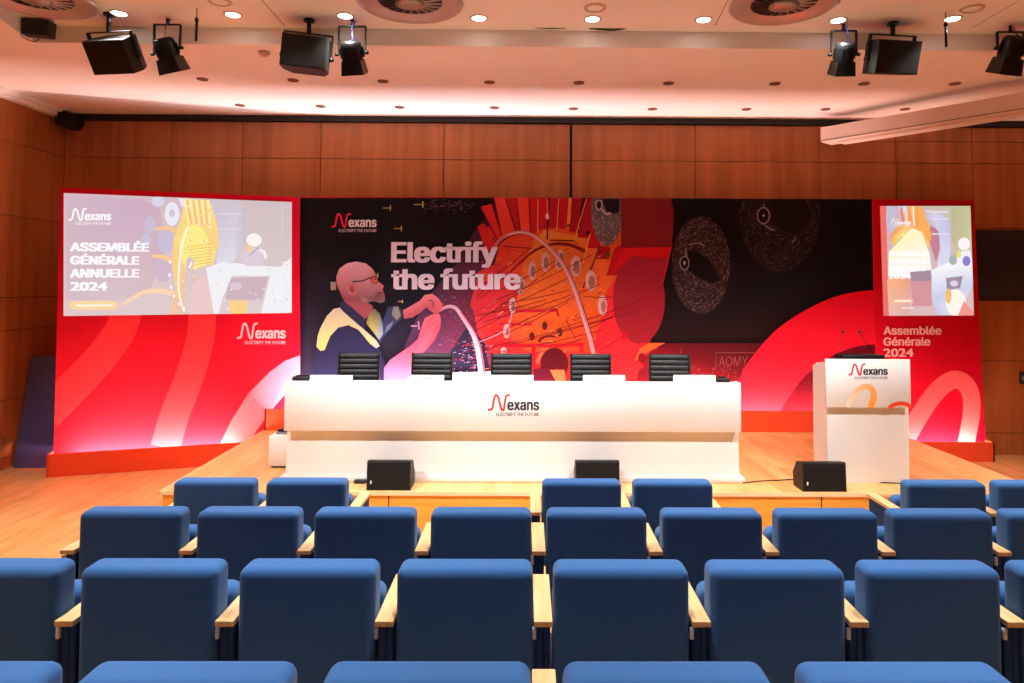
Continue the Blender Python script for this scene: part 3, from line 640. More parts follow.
# right screen
mb = MB(); P = PR
RQ = [(880, 206), (970.5, 206), (974, 315.4), (883.4, 315.8)]; PR.clip = RQ
mb.slab([P.pt(x, y, 0) for x, y in RQ], P.n*.003, 'black')
Q(RQ, [(214, 176, 190), (196, 196, 160), (222, 190, 190), (220, 186, 186)], 5)
Q([(880, 206), (886, 206), (889, 315.8), (883.4, 315.8)], (238, 112, 104), 6)
Q([(951, 207), (970.2, 206.4), (971.6, 250), (960, 258), (952, 240)], [(190, 186, 150), (196, 196, 150), (206, 206, 160), (200, 190, 160), (196, 186, 150)], 6)
E(891, 218, 5, 14, (196, 192, 212), 7); E(903, 207.5, 4, 5, (206, 216, 234), 7)
Q([(908, 206.2), (921, 206.2), (929, 225), (933, 240), (926, 252), (911, 246), (902, 236), (892, 246), (890, 236), (898, 226), (907, 222)], [(250, 200, 120), (252, 170, 100), (252, 200, 90), (252, 180, 80), (248, 206, 120), (255, 246, 190), (252, 236, 140), (250, 200, 60), (250, 150, 90), (252, 190, 70), (250, 170, 110)], 8)
for i, c in enumerate([(240, 110, 90), (255, 226, 190), (246, 150, 90), (252, 236, 210), (246, 160, 70)]): St([(901+i*4, 207), (904+i*3.4, 226)], 1.7, c, 9)
Q([(889, 252), (900, 240), (912, 228), (922, 232), (930, 256), (932, 274), (912, 278), (888, 276)], [(255, 250, 214), (255, 246, 180), (255, 248, 214), (255, 244, 200), (255, 252, 240), (250, 246, 246), (252, 246, 240), (252, 248, 246)], 9)
Q([(925, 216), (933, 213), (944, 215), (950, 226), (951, 250), (948, 272), (936, 272), (940, 250), (939, 232), (930, 222)], [(206, 200, 232), (214, 210, 234), (206, 202, 232), (196, 196, 232), (200, 204, 238), (226, 228, 246), (232, 234, 246), (206, 206, 240), (210, 206, 232), (204, 190, 220)], 10)
Q([(930, 226), (938, 228), (941, 246), (936, 262), (929, 240)], (196, 130, 150), 9); E(929, 236, 2.6, 6, (250, 170, 90), 11)
for b in (219, 234): St([(932, b), (949, b)], 1.4, (226, 224, 244), 11)
Q([(932, 270), (950, 262), (973, 262), (973.8, 282), (966, 300), (958, 315), (938, 315), (932, 300)], [(246, 246, 252), (252, 250, 252), (252, 250, 252), (206, 214, 238), (214, 206, 230), (240, 230, 236), (196, 206, 238), (200, 206, 238)], 10)
Q([(946, 278), (963, 276), (960, 288), (947, 290)], (164, 140, 164), 11); E(954, 283.5, 4, 3, (222, 214, 234), 12)
E(956, 303, 10, 13.5, (252, 246, 236), 12); E(948.5, 296, 3, 7.5, (250, 190, 110), 13); Q([(964, 301), (973.5, 312), (973.8, 315.2), (958, 315.2)], (246, 150, 140), 12)
Q([(887, 280), (900, 276), (912, 280), (908, 315.4), (889, 315.5)], [(246, 180, 130), (248, 170, 120), (226, 160, 150), (226, 176, 170), (230, 190, 180)], 9)
Q([(910, 272), (931, 270), (931, 282), (911, 281)], (170, 140, 160), 10); Q([(911, 281), (931, 281), (932, 306), (912, 306)], (214, 150, 156), 10)
E(964, 244, 6, 6.5, (252, 244, 248), 12); Q([(956, 262), (958, 252), (970, 250), (972.5, 262), (966, 268)], (246, 240, 248), 11); E(966.5, 261, 4, 5, (140, 130, 206), 13); E(959, 254, 2, 4, (232, 230, 110), 13); E(953, 260, 4, 5, (170, 180, 170), 12)
St([(926, 211), (934, 212), (948, 212)], 2.6, (226, 214, 230), 9)
P.logo(890, 911, 219, 226.6, (240, 236, 240), (250, 248, 250), (250, 244, 246), 14, mb, 'screen')
for t_, x1, b_ in (('ASSEMBLÉE', 930, 256), ('GÉNÉRALE', 927, 263.4), ('ANNUELLE', 926, 271), ('2024', 911, 278.6)):
    P.text(mb, t_, 888.6, x1, b_, 4.8, (255, 255, 252), 15, 'screen', bold=.04)
Q([(892, 299), (913, 299), (913, 303), (892, 303)], (250, 190, 150), 12); St([(894, 301), (911, 301)], 1.4, (255, 246, 240), 13); St([(902, 308), (914, 308)], 1.4, (250, 226, 220), 12, smooth=False)
tag(mb.build('projected_screen'), 'nearly square washed-out lit screen on the right red panel', 'screen')
# ------------------------------------------------------------------ plinths (orange troughs in front of the panels, with lights inside)
def plinth(p0, p1, z0, z1, n, depth, label):
    t = thing('backdrop_plinth', label, 'plinth')
    p0 = Vector(p0); p1 = Vector(p1); b = -n*depth; up = Vector((0, 0, 1))
    mb = MB()
    def q(a, c, zz0, zz1, th):
        mb.slab([Vector((a.x, a.y, zz0)), Vector((c.x, c.y, zz0)), Vector((c.x, c.y, zz1)), Vector((a.x, a.y, zz1))], th, 'orange')
    q(p0, p1, z0, z1, -n*.02)
    d = (p1-p0).normalized()
    q(p0, p0+b, z0, z1, d*.02); q(p1, p1+b, z0, z1, -d*.02)
    mb.build('front_board', t)
    mb = MB(); mb.slab([p0+b*.12+up*(z0+.03), p1+b*.12+up*(z0+.03), p1+b*.9+up*(z0+.03), p0+b*.9+up*(z0+.03)], (0, 0, -.02), 'foot'); mb.build('trough_floor', t)
    return t
Lend = L0 + ld*((-3.36-L0.x)/ld.x)
plinth((L0.x, L0.y, 0), (Lend.x, Lend.y, 0), 0, .265, ln, .175, 'orange-red plinth under the angled left backdrop panel')
nC = Vector((0, -1, 0))
cl = onZ(268, 430, SH); 
plinth((SXL+.002, YP, 0), (SXR-.03, YP, 0), SH, SH+.27, nC, .16, 'long orange-red plinth on the stage under the centre backdrop')
rr = onY(995, 461, YP)
plinth((SXR+.04, YP, 0), (rr.x, YP, 0), 0, .25, nC, .16, 'short orange-red plinth on the floor right of the stage')
# ------------------------------------------------------------------ desk
YD = 6.5
dl = onY(284.5, 400, YD).x; dr = onY(741, 400, YD).x; dt = onY(512, 382, YD).z; db = onY(512, 431.5, YD).z
desk = thing('conference_desk', 'long white conference desk with a black and red logo on its front', 'desk', ((dl+dr)/2, YD, SH))
dx = (dl+dr)/2; W2 = (dr-dl)/2; ht, hb = dt-SH, db-SH
mb = MB(); mb.box((-W2, 0, hb), (W2, .03, ht), 'white', bev=.002, seg=1); mb.box((-W2, 0.03, hb), (-W2+.03, .12, ht), 'white'); mb.box((W2-.03, 0.03, hb), (W2, .12, ht), 'white'); mb.box((-W2, .03, hb), (W2, .14, hb+.02), 'white')
mb.build('front_panel', desk)
mb = MB(); mb.box((-W2+.03, .03, ht-.13), (W2-.03, .6, ht-.10), 'white', bev=.003, seg=1); mb.box((-W2, .03, ht-.03), (W2, .075, ht), 'white'); mb.build('desk_top', desk)
mb = MB()
pr = [(.14, hb+.01), (.136, .45), (.13, .3), (.122, .16), (.108, .08), (.098, .05)]
bw = W2+.015
ps = [(-bw, y, zz) for y, zz in pr]
k = mb.mi('white')
for i in range(len(pr)-1):
    a, b = pr[i], pr[i+1]
    f = mb.poly([(-bw, b[0], b[1]), (bw, b[0], b[1]), (bw, a[0], a[1]), (-bw, a[0], a[1])], 'white'); f.smooth = True
mb.poly([(-bw, y, zz) for y, zz in pr[::-1]]+[(-bw, .5, hb+.01), (-bw, .5, .05)][0:2], 'white')
mb.poly([(bw, y, zz) for y, zz in pr]+[(bw, .5, .05), (bw, .5, hb+.01)], 'white')
mb.box((-bw, .15, .0), (-bw+.03, .6, ht-.13), 'white'); mb.box((bw-.03, .15, 0), (bw, .6, ht-.13), 'white')
mb.build('base', desk)
mb = MB(); mb.box((-bw-.045, .08, 0), (bw+.045, .4, .05), 'white', bev=.004, seg=1); mb.build('foot_board', desk)
PD = Plane((-3, YD-.001), (3, YD-.001), .0008)
mb = MB(); PD.logo(488, 539.2, 394.5, 416.4, (222, 62, 48), (58, 56, 58), (120, 116, 114), 1, mb)
lg = mb.build('logo', None); lg.data.transform(Matrix.Translation(-desk.location)); lg.parent = desk
# name cards
for i, (x0, x1) in enumerate(((310, 352.5), (410.5, 444), (491, 533.5), (583, 625), (673.5, 715.5))):
    a = onY(x0, 375, YD+.03); b = onY(x1, 375, YD+.03); cx = (a.x+b.x)/2; w = (b.x-a.x)/2
    t = thing('name_card', ['white name card at the far left seat of the white desk', 'narrowest white name card, in front of the second black chair', 'white name card in front of the middle black chair', 'white name card just right of the fourth black chair', 'white name card nearest the right end of the white desk'][i], 'name card', (cx, YD+.035, dt), 0, 'name cards along the desk')
    h = a.z-dt+.0
    mb = MB(); mb.slab([(-w, -.02, 0), (w, -.02, 0), (w, 0, h), (-w, 0, h)], (0, .002, 0), 'paper'); mb.slab([(-w, .022, 0), (w, .022, 0), (w, .002, h), (-w, .002, h)], (0, -.002, 0), 'paper'); mb.build('card', t)
    mb = MB(); mb.slab([(-w*.5, -.0135, h*.42), (w*.5, -.0135, h*.42), (w*.5, -.0105, h*.54), (-w*.5, -.0105, h*.54)], (0, .001, 0), 'ink'); mb.build('printed_line', t)
# small black microphone bases on the desk
for x0, x1, y0, lab in ((293, 310, 377, 'flat black microphone base at the left end of the desk'), (716, 728, 378, 'small dark microphone base at the right end of the desk')):
    a = onY(x0, y0, YD+.05); b = onY(x1, y0, YD+.05)
    mb = MB(); mb.box((a.x, YD+.02, dt+.0), (b.x+.01, YD+.10, dt+.04), 'black', bev=.008, seg=2); mb.box((a.x+.03, YD+.03, dt+.04), (b.x-.03, YD+.08, dt+.05), 'steel')
    tag(mb.build('microphone_base'), lab, 'microphone')
# low white side cabinet behind the desk
a = onY(269, 436, 7.06); 
mb = MB(); mb.box((a.x, 7.06, SH+.02), (a.x+.5, 7.6, a.z), 'white', bev=.004, seg=1); mb.box((a.x+.02, 7.08, SH), (a.x+.48, 7.58, SH+.02), 'steel')
tag(mb.build('side_cabinet'), 'low white cabinet on the stage at the left end of the desk', 'cabinet'); zc = a.z
a = onY(276, 433, 7.14)
mb = MB(); mb.box((a.x, 7.14, zc), (a.x+.35, 7.42, zc+.025), 'grey', bev=.004, seg=2); mb.box((a.x+.01, 7.15, zc+.025), (a.x+.34, 7.41, zc+.045), 'steel', bev=.004, seg=2)
tag(mb.build('equipment_box'), 'flat grey device lying on the low white cabinet', 'device')
# ------------------------------------------------------------------ ribbed office chairs
def office_chair(label):
    t = thing('office_chair', label, 'chair', (0, 0, SH), 0, 'black chairs behind the desk')
    mb = MB(); rt = Matrix.Rotation(math.radians(-8), 3, 'X')
    for i in range(11):
        zz = .48+i*.058
        mb.box((-.215, .0-.018, zz), (.215, .018, zz+.054), 'leather', rot=rt, bev=.014, seg=3, about=(0, 0, .5))
    mb.box((-.22, .012, .48), (.22, .022, 1.12), 'leather', rot=rt, about=(0, 0, .5))
    # chair faces the camera (-Y); the back leans towards +Y
    bk = mb.build('backrest', t); 
    for s in (-1, 1):
        mb = MB(); mb.box((s*.222-.008, -.014, .46), (s*.222+.008, .024, 1.125), 'blackmetal', rot=rt, about=(0, 0, .5)); mb.build('side_rail', bk)
    mb = MB(); 
    for i in range(8): mb.box((-.23, -.46+i*.055, .42), (.23, -.41+i*.055, .46), 'leather', bev=.014, seg=3)
    mb.build('seat', t)
    mb = MB(); mb.cyl((0, -.22, .1), (0, -.22, .42), .025, 'chrome'); mb.build('gas_column', t)
    for k in range(5):
        an = k*2*PI/5; mb = MB(); d = Vector((math.cos(an), math.sin(an), 0)); o = Vector((0, -.22, 0))
        mb.cyl(o+Vector((0, 0, .1)), o+d*.29+Vector((0, 0, .065)), .018, 'chrome', .012, 8)
        lg = mb.build('leg', t)
        mb = MB(); c = o+d*.29; nn = Vector((-d.y, d.x, 0)); mb.cyl(c-nn*.018+Vector((0, 0, .03)), c+nn*.018+Vector((0, 0, .03)), .029, 'black', n=12); mb.build('castor', lg)
    for s in (-1, 1):
        mb = MB(); mb.tube([(s*.24, .03, .68), (s*.26, -.1, .67), (s*.26, -.3, .66), (s*.25, -.34, .6), (s*.24, -.3, .44)], .014, 'chrome', 8); mb.build('armrest', t)
    return t
oc = office_chair('')
for i, (xc, lab) in enumerate(((358.5, 'first ribbed black office chair from the left behind the desk'), (431.5, 'ribbed black office chair in front of the printed bicycle wheel, second from left'), (511.5, 'middle ribbed black office chair, right above the desk logo'), (591, 'fourth ribbed black office chair, in front of the orange cable drum print'), (670, 'rightmost ribbed black office chair behind the desk'))):
    o = oc if i == 0 else copy_tree(oc)
    p = onY(xc, 355, 7.62); o.location = (p.x, 7.6, SH); o['label'] = lab; o.rotation_euler.z = [.06, -.03, .02, 0, -.05][i]
# ------------------------------------------------------------------ lectern
YLc = 6.5
l0 = onY(825.8, 358, YLc); l1 = onY(910.2, 360, YLc); lb = onY(826.5, 407.3, YLc)
lx = (l0.x+l1.x)/2; lw = (l1.x-l0.x)/2; lt = l0.z-SH-.01; lbz = lb.z-SH
lect = thing('lectern', 'white lectern with an orange swoosh and logo on its front panel', 'lectern', (lx, YLc, SH))
mb = MB(); mb.box((-lw, 0, lbz), (lw, .025, lt), 'white', bev=.002, seg=1); mb.build('front_panel', lect)
mb = MB(); bl = onY(827.5, 440, 6.6).x-lx; br = onY(909, 440, 6.6).x-lx
mb.box((bl, .1, 0), (br, .125, lt-.03), 'white'); mb.slab([(bl, .1255, 0), (bl, .42, 0), (bl, .42, lt-.1), (bl, .1255, lt-.035)], (.025, 0, 0), 'whiteside'); mb.slab([(br-.025, .1255, 0), (br-.025, .42, 0), (br-.025, .42, lt-.1), (br-.025, .1255, lt-.035)], (.025, 0, 0), 'whiteside')
mb.box((bl+.03, .02, lbz+.1), (br-.03, .1, lbz+.3), 'white')
mb.build('body', lect)
mb = MB(); mb.slab([(bl+.03, .03, lt-.04), (br-.03, .03, lt-.04), (br-.03, .42, lt-.1), (bl+.03, .42, lt-.1)], (0, 0, .02), 'white')
mb.build('reading_top', lect)
mb = MB(); a = onY(842, 356, YLc+.04).x-lx; b = onY(884.5, 356, YLc+.04).x-lx
mb.box((a, .03, lt-.03), (b, .20, lt+.035), 'steel', bev=.006, seg=2); mb.build('control_tray', lect)
def mic(x0, y0, x1, y1, lab):
    p = onY(x0, y0, YLc+.06); q = onY(x1, y1, YLc+.12)
    t = thing('gooseneck_microphone', lab, 'microphone', (p.x, YLc+.06, SH+lt-.03))
    q = q-t.location; zt = .03
    mb = MB(); mb.tube([(0, 0, 0), (q.x*.3, q.y*.3, q.z*.3), (q.x*.75, q.y*.75, q.z*.72), (q.x, q.y, q.z)], .0035, 'steel', 6); mb.build('stem', t)
    mb = MB(); mb.lathe([(0, -.012), (.008, -.01), (.012, 0), (.012, .012), (.007, .02), (0, .022)], 'black', (q.x, q.y, q.z), 12); mb.build('head', t)
    mb = MB(); mb.cyl((0, 0, -.005), (0, 0, .012), .016, 'black', n=12); mb.build('mount', t)
mic(835, 357.4, 843.3, 331.8, 'left gooseneck microphone on the lectern, bent to the right')
mic(878, 356.5, 859.6, 331.8, 'right gooseneck microphone on the lectern, bent to the left')
PLc = Plane((0, YLc-.001), (6, YLc-.001), .0008)
z = Zp(800, 330, 7.85)
mb = MB(); PLc.logo(848.5, 887.8, 363.8, 379.2, (222, 60, 54), (58, 56, 58), (150, 146, 144), 1, mb)
def loc(o, t): o.data.transform(Matrix.Translation(-t.location)); o.parent = t
loc(mb.build('logo'), lect)
mb = MB()
PLc.stroke(mb, z([(366, 603), (400, 545), (440, 490), (480, 455), (520, 443), (555, 455), (578, 490), (575, 545), (552, 608)]), (5.2, 6), (252, 216, 190), 1, col2=(250, 150, 50))
loc(mb.build('swoosh_print'), lect); mb = MB()
PLc.stroke(mb, z([(700, 612), (730, 590), (785, 577), (835, 583), (868, 604)]), 4, (238, 74, 40), 1)
loc(mb.build('swoosh_print'), lect)
# ------------------------------------------------------------------ wedge monitors on the stage
def wedge(label, x0, x1, yb, rz, Y):
    a = onY(x0, yb, Y); b = onY(x1, yb, Y); w = (b.x-a.x)/2
    t = thing('stage_monitor', label, 'speaker', ((a.x+b.x)/2, Y-.045, SH), rz, 'black wedge monitors along the stage edge')
    h = .262
    mb = MB()
    prof = [(0, 0), (.015, h*.98), (.04, h), (.15, h*.92), (.24, .12), (.22, 0)]
    mb.slab([(-w, y, zz) for y, zz in prof], (2*w, 0, 0), 'black'); mb.build('cabinet', t)
    mb = MB(); mb.slab([(-w+.012, -.004, .014), (w-.012, -.004, .014), (w-.012, .014, h-.02), (-w+.012, .014, h-.02)], (0, .004, 0), 'grille'); mb.build('grille', t)
    mb = MB(); mb.box((-w+.035, -.008, .06), (-w+.047, -.003, .09), 'plate'); mb.build('badge', t)
    mb = MB(); mb.box((-w-.004, .10, .12), (-w, .2, .16), 'steel'); mb.build('handle', t)
    return t
wedge('black wedge monitor at the stage edge under the left half of the desk', 367.5, 411, 487, 0, 6.36)
wedge('black wedge monitor in front of the desk, right of its logo', 575.5, 619, 487, 0, 6.38)
wedge('black wedge monitor turned slightly, in front of the lectern', 801, 844.5, 489, .0, 6.36)
mb = MB(); a = onZ(357, 480, SH); mb.box((a.x, 6.52, SH), (a.x+.11, 6.58, SH+.03), 'black', bev=.006, seg=2); mb.cyl((a.x+.1, 6.55, SH+.012), (a.x+.16, 6.50, SH+.012), .006, 'cable', n=8); tag(mb.build('cable_connector'), 'small black plug lying left of the left wedge monitor', 'connector')
def cable(name, pts, r, lab, m='cable'):
    mb = MB(); mb.tube(crom([tuple(p) for p in pts]), r, m); return tag(mb.build(name), lab, 'cable')
cable('floor_cable', [onZ(x, y, SH+.006) for x, y in ((743, 483), (760, 481), (780, 480), (797, 479))], .005, 'thin black cable on the stage between desk and lectern monitor')
cable('floor_cable', [onZ(x, y, SH+.006) for x, y in ((846, 480), (862, 481), (885, 482.6), (905, 483.5), (925, 484))], .005, 'thin black cable running along the foot of the lectern')
# ------------------------------------------------------------------ auditorium chairs
def aud_chair(right=False):
    t = thing('auditorium_chair', '', 'chair', (0, 0, 0))
    rt = Matrix.Rotation(math.radians(-3), 3, 'X')
    mb = MB(); vs = mb.box((-.26, 0, .30), (.26, .135, .848), 'fabric', bev=.034, seg=4)
    for v in vs:
        if v.co.z > .82: v.co.z += .006*(1-(v.co.x/.26)**2)
        if v.co.y < .02: v.co.y -= .008*(1-(v.co.x/.26)**2)*(1-((v.co.z-.57)/.28)**2)
    mb.build('backrest', t, wn=True)
    mb = MB(); mb.box((-.258, .155, .30), (.258, .285, .705), 'fabric', bev=.045, seg=4, rot=Matrix.Rotation(math.radians(-4), 3, 'X')); mb.build('seat', t, wn=True)
    mb = MB(); mb.cyl((-.27, .17, .36), (.27, .17, .36), .018, 'steel', n=10); mb.build('hinge_bar', t)
    for s in ((-1,) if not right else (-1, 1)):
        x = s*.3
        mb = MB(); mb.box((x-.028, .02, .0), (x+.002, .40, .642), 'fabric_panel', bev=.006, seg=2); mb.box((x+.003, .02, 0), (x+.028, .40, .642), 'fabric_panel', bev=.006, seg=2)
        mb.box((x-.03, .16, 0), (x+.03, .30, .02), 'steel')
        ap = mb.build('armrest_post', t, wn=True)
        mb = MB(); mb.box((x-.0355, -.012, .642), (x+.0355, .415, .664), 'arm', bev=.003, seg=2); mb.build('armrest', ap, wn=True)
        mb = MB(); mb.box((x-.040, .006, .588), (x-.026, .02, .630), 'plate', bev=.001, seg=1); mb.build('number_plate', ap)
    return t
proto = aud_chair(); protoR = aud_chair(True)
usedp = {0: False, 1: False}
ordn = ['first', 'second', 'third', 'fourth', 'fifth', 'sixth', 'seventh', 'eighth', 'ninth']
rowname = ['the nearest row', 'the second nearest row', 'the third nearest row']
def put(X, Y, right, label, group):
    p = protoR if right else proto
    if not usedp[int(right)]: usedp[int(right)] = True; o = p
    else: o = copy_tree(p)
    o.location = (X, Y, zrow(Y)); o['label'] = label; o['group'] = group
def zrow(Y): return ZR[Y]
ZR = {1.69: CAMZ-.962-.854, 2.64: CAMZ-1.075-.854, 3.56: CAMZ-1.165-.854, 4.50: CAMZ-1.275-.854}
X0 = .357
for r, (Y, ks) in enumerate(((1.69, range(-3, 3)), (2.64, range(-4, 4)), (3.56, range(-4, 5)))):
    ks = list(ks)
    for i, kk in enumerate(ks):
        put(X0+.6*kk+{1.69: 0, 2.64: .012, 3.56: .012}[Y], Y, False, f'blue auditorium chair, {ordn[i]} from the left in {rowname[r]}', 'auditorium chairs in '+rowname[r].split(',')[0])
for kk, right, lab in ((-4, False, 'left chair of the left pair in the farthest row of blue chairs'), (-3, True, 'right chair of the left pair in the farthest row, its armrest end free'), (0, False, 'left chair of the middle pair in the farthest row, before the second monitor'),
                       (1, True, 'right chair of the middle pair in the farthest row of blue chairs'), (4, False, 'chair with open left armrest in the farthest row, in front of the lectern foot'), (5, True, 'farthest-row blue chair cut by the right edge of the picture')):
    put(X0+.01+.6*kk, 4.50, right, lab, 'auditorium chairs in the farthest row')
# terraces under the rows, coloured dark to stand for shade between the chairs
mb = MB()
for Y in (1.69, 2.64, 3.56, 4.50): 
    mb.box(((-2.5 if Y > 3 else -3.2), Y-.42, 0), (XR-.01, Y+.5, zrow(Y)-.001), 'gap_shade')
struct(mb, 'floor')
# ------------------------------------------------------------------ blue mat leaning at the left wall
t = onY(30, 357, 8.62)
mb = MB(); b0 = Vector((XL+.06, 8.42, .0)); wv = Vector((.95, .04, 0))
top = Vector((XL+.06, 8.66, 1.31))
mb.slab([b0, b0+wv, top+wv, top], (0, .05, .012), 'mat_blue')
tag(mb.build('padded_mat'), 'dark blue padded mat leaning behind the left red panel', 'mat')
# ------------------------------------------------------------------ ceiling things
ZL = ZC
lamps = [(119, 13.6), (233, 15), (345, 16.2), (479, 18.4), (592.5, 19.4), (703.5, 20), (838, 20.5), (952.5, 19)]
proto_l = None
names = ['far left end of the ceiling row, above the left speaker', 'second from the left, right of the left spotlight', 'above the second spotlight', 'right of the middle round vent', 'just below the unlit ring light in the centre', 'left of the right round vent', 'above the third spotlight', 'beside the right hanging rod']
for i, (x, y) in enumerate(lamps):
    p = onZ(x, y, ZL-.004)
    lab = 'lit recessed downlight '+names[i]
    if i == 0:
        t = thing('downlight', lab, 'ceiling light', (p.x, p.y, ZL), 0, 'lit downlights along the ceiling edge')
        mb = MB(); mb.lathe([(.082, 0), (.08, -.006), (.066, -.008), (.062, -.003)], 'unlit'); mb.build('trim_ring', t)
        mb = MB(); mb.lathe([(.063, -.003), (.05, -.009), (.0, -.011)], 'lamp'); mb.build('lamp_glass', t); proto_l = t
    else:
        t = copy_tree(proto_l); t.location = (p.x, p.y, ZL); t['label'] = lab
for i, (x, y, lab) in enumerate(((220, 1.5, 'unlit cream ring light above the second lit downlight'), (595, 7.5, 'unlit cream ring light in the ceiling centre'), (972, 8.5, 'unlit cream ring light above the right hanging rod'))):
    p = onZ(x, y, ZL)
    t = thing('ring_downlight', lab, 'ceiling light', (p.x, p.y, ZL), 0, 'unlit ring downlights')
    mb = MB(); mb.lathe([(.10, 0), (.097, -.01), (.075, -.012), (.07, -.004)], 'unlit'); mb.build('trim_ring', t)
    mb = MB(); mb.lathe([(.07, -.004), (.0, -.006)], 'ceil'); mb.build('lamp_glass', t)
# small recessed spots in the stage ceiling
spots = [(202.5, 79), (293, 80), (383, 81), (489.5, 82), (579, 82.5), (668.5, 83), (775, 83.5), (864, 83.5), (955, 83.5), (240, 105), (320.5, 106), (399.5, 107), (494.5, 107.5), (573.5, 108.5), (652.5, 108.8), (746.5, 109), (825.5, 109), (905, 109)]
ps_ = None
for i, (x, y) in enumerate(spots):
    p = onZ(x, y, ZS)
    row = 'front' if i < 9 else 'back'; k = i if i < 9 else i-9
    lab = f'small dark recessed spot in the stage ceiling, {ordn[k]} from the left in the {row} line'
    if ps_ is None:
        t = thing('recessed_spot', lab, 'ceiling light', (p.x, p.y, ZS), 0, 'small recessed spots in the stage ceiling')
        mb = MB(); mb.lathe([(.062, 0), (.06, -.008), (.048, -.01), (.044, -.003)], 'spotdark'); mb.build('trim_ring', t)
        mb = MB(); mb.lathe([(.044, -.003), (.0, -.003)], 'spotdark'); mb.build('lamp_glass', t); ps_ = t
    else: t = copy_tree(ps_); t.location = (p.x, p.y, ZS); t['label'] = lab
# round ventilation outlets
pv = None
for i, (x, y, lab) in enumerate(((36, -3, 'round bronze ceiling vent at the far left'), (410, 1, 'round bronze ceiling vent left of centre'), (784, 3, 'round bronze ceiling vent right of centre'))):
    p = onZ(x, y, ZL)
    if pv is None:
        t = thing('ceiling_vent', lab, 'ceiling vent', (p.x, p.y, ZL), 0, 'large round ceiling vents')
        mb = MB(); mb.lathe([(.455, .0), (.46, -.014), (.44, -.03), (.40, -.034), (.36, -.028), (.31, -.012), (.27, -.001)], 'vent', n=48); mb.build('outer_ring', t)
        mb = MB(); mb.lathe([(.29, -.003), (.2, -.0025), (0, -.002)], 'ventdark', n=32); mb.build('core', t)
        mb = MB()
        for q in range(20):
            an = q*2*PI/20; d = Vector((math.cos(an), math.sin(an), 0)); nn = Vector((-d.y, d.x, 0))
            mb.slab([d*.09+nn*.006+Vector((0, 0, -.03)), d*.27+nn*.045+Vector((0, 0, -.008)), d*.27+nn*.03+Vector((0, 0, -.004)), d*.09-nn*.006+Vector((0, 0, -.02))], (0, 0, -.003), 'ventfin')
        mb.lathe([(.12, -.01), (.13, -.03), (.08, -.05), (0, -.055)], 'ventfin', n=24)
        mb.build('fins', t); pv = t
    else: t = copy_tree(pv); t.location = (p.x, p.y, ZL); t['label'] = lab
# smoke detector
p = onZ(264.5, 52, ZS); mb = MB(); mb.lathe([(.055, 0), (.055, -.02), (.045, -.028), (.035, -.03), (.03, -.045), (0, -.048)], 'unlit', p, 24)
tag(mb.build('smoke_detector'), 'small cream smoke detector on the stage ceiling', 'smoke detector')
# hanging rods
for x, y0, y1, lab in ((197, -5, 41, 'thin steel hanging rod at the ceiling edge, left'), (945.5, 12, 47, 'thin dark hanging rod at the ceiling edge, right')):
    p = onZ(x, y0 if y0 > 0 else 8, ZC); Yq = p.y; zb = onY(x, y1, Yq).z
    t = thing('hanging_rod', lab, 'rod', (p.x, Yq, ZC))
    mb = MB(); mb.cyl((0, 0, 0), (0, 0, (zb-ZC)*.45), .004, 'steel', n=8); mb.build('wire', t)
    mb = MB(); mb.cyl((0, 0, (zb-ZC)*.42), (0, 0, zb-ZC), .011, 'steel', n=10); mb.build('sleeve', t)
    mb = MB(); mb.lathe([(.012, 0), (.018, -.02), (.012, -.04), (.004, -.045)], 'steel', (0, 0, (zb-ZC)*.3), 10); mb.build('clamp', t)
# ceiling speakers
def cspeaker(name, lab, xc, yt, yb, w, rz, ry, Y, tilt=12):
    p = onY(xc, (yt+yb)/2, Y); h = (yb-yt)*Y/F; ww = w*Y/F/2
    t = thing('ceiling_speaker', lab, 'speaker', (p.x, Y, ZC), 0, 'black speakers hung at the ceiling edge')
    zc = p.z-ZC; R = Matrix.Rotation(rz, 3, 'Z') @ Matrix.Rotation(ry, 3, 'Y') @ Matrix.Rotation(math.radians(tilt), 3, 'X')
    def T(v): return R @ Vector(v)+Vector((0, 0, zc))
    mb = MB(); pr = [(-ww, -.12), (ww, -.12), (ww, .02), (ww*.72, .14), (-ww*.72, .14), (-ww, .02)]
    mb.slab([T((x, y, -h/2)) for x, y in pr], T((0, 0, h))-T((0, 0, 0)), 'black'); cab = mb.build('cabinet', t)
    mb = MB(); mb.slab([T((-ww+.012, -.124, -h/2+.012)), T((ww-.012, -.124, -h/2+.012)), T((ww-.012, -.124, h/2-.012)), T((-ww+.012, -.124, h/2-.012))], T((0, .004, 0))-T((0, 0, 0)), 'grille'); mb.build('grille', t)
    mb = MB(); g = .03
    P0 = [T((-ww-g*.4, 0, -.02)), T((-ww-g*.4, 0, h/2+.05)), T((ww+g*.4, 0, h/2+.05)), T((ww+g*.4, 0, -.02))]
    ax = (T((0, .02, 0))-T((0, 0, 0)))
    for a, b in zip(P0[:-1], P0[1:]):
        d = (b-a).normalized(); up = d.cross(ax).normalized()*.005
        mb.slab([a-ax-up, a+ax-up, b+ax-up, b-ax-up], up*2, 'blackmetal')
    mb.cyl(P0[0]+Vector((-.02, 0, 0)), P0[0]+Vector((.02, 0, 0)), .022, 'steel', n=12); mb.cyl(P0[3]+Vector((-.02, 0, 0)), P0[3]+Vector((.02, 0, 0)), .022, 'steel', n=12)
    mb.build('yoke', t)
    mb = MB(); mid = (P0[1]+P0[2])/2; mb.cyl(mid, (mid.x, mid.y, 0), .02, 'blackmetal', n=10); mb.cyl((mid.x, mid.y, 0), (mid.x, mid.y, -.02), .05, 'blackmetal', n=16); mb.build('pole', t)
cspeaker('a', 'widest black speaker hung at the left ceiling edge, its side showing', 117, 38, 71, 46, -.2, 0.02, 6.25, 32)
cspeaker('b', 'black speaker hung left of centre beside the upright spotlight', 307, 39, 71, 45, .1, .08, 6.25, 2)
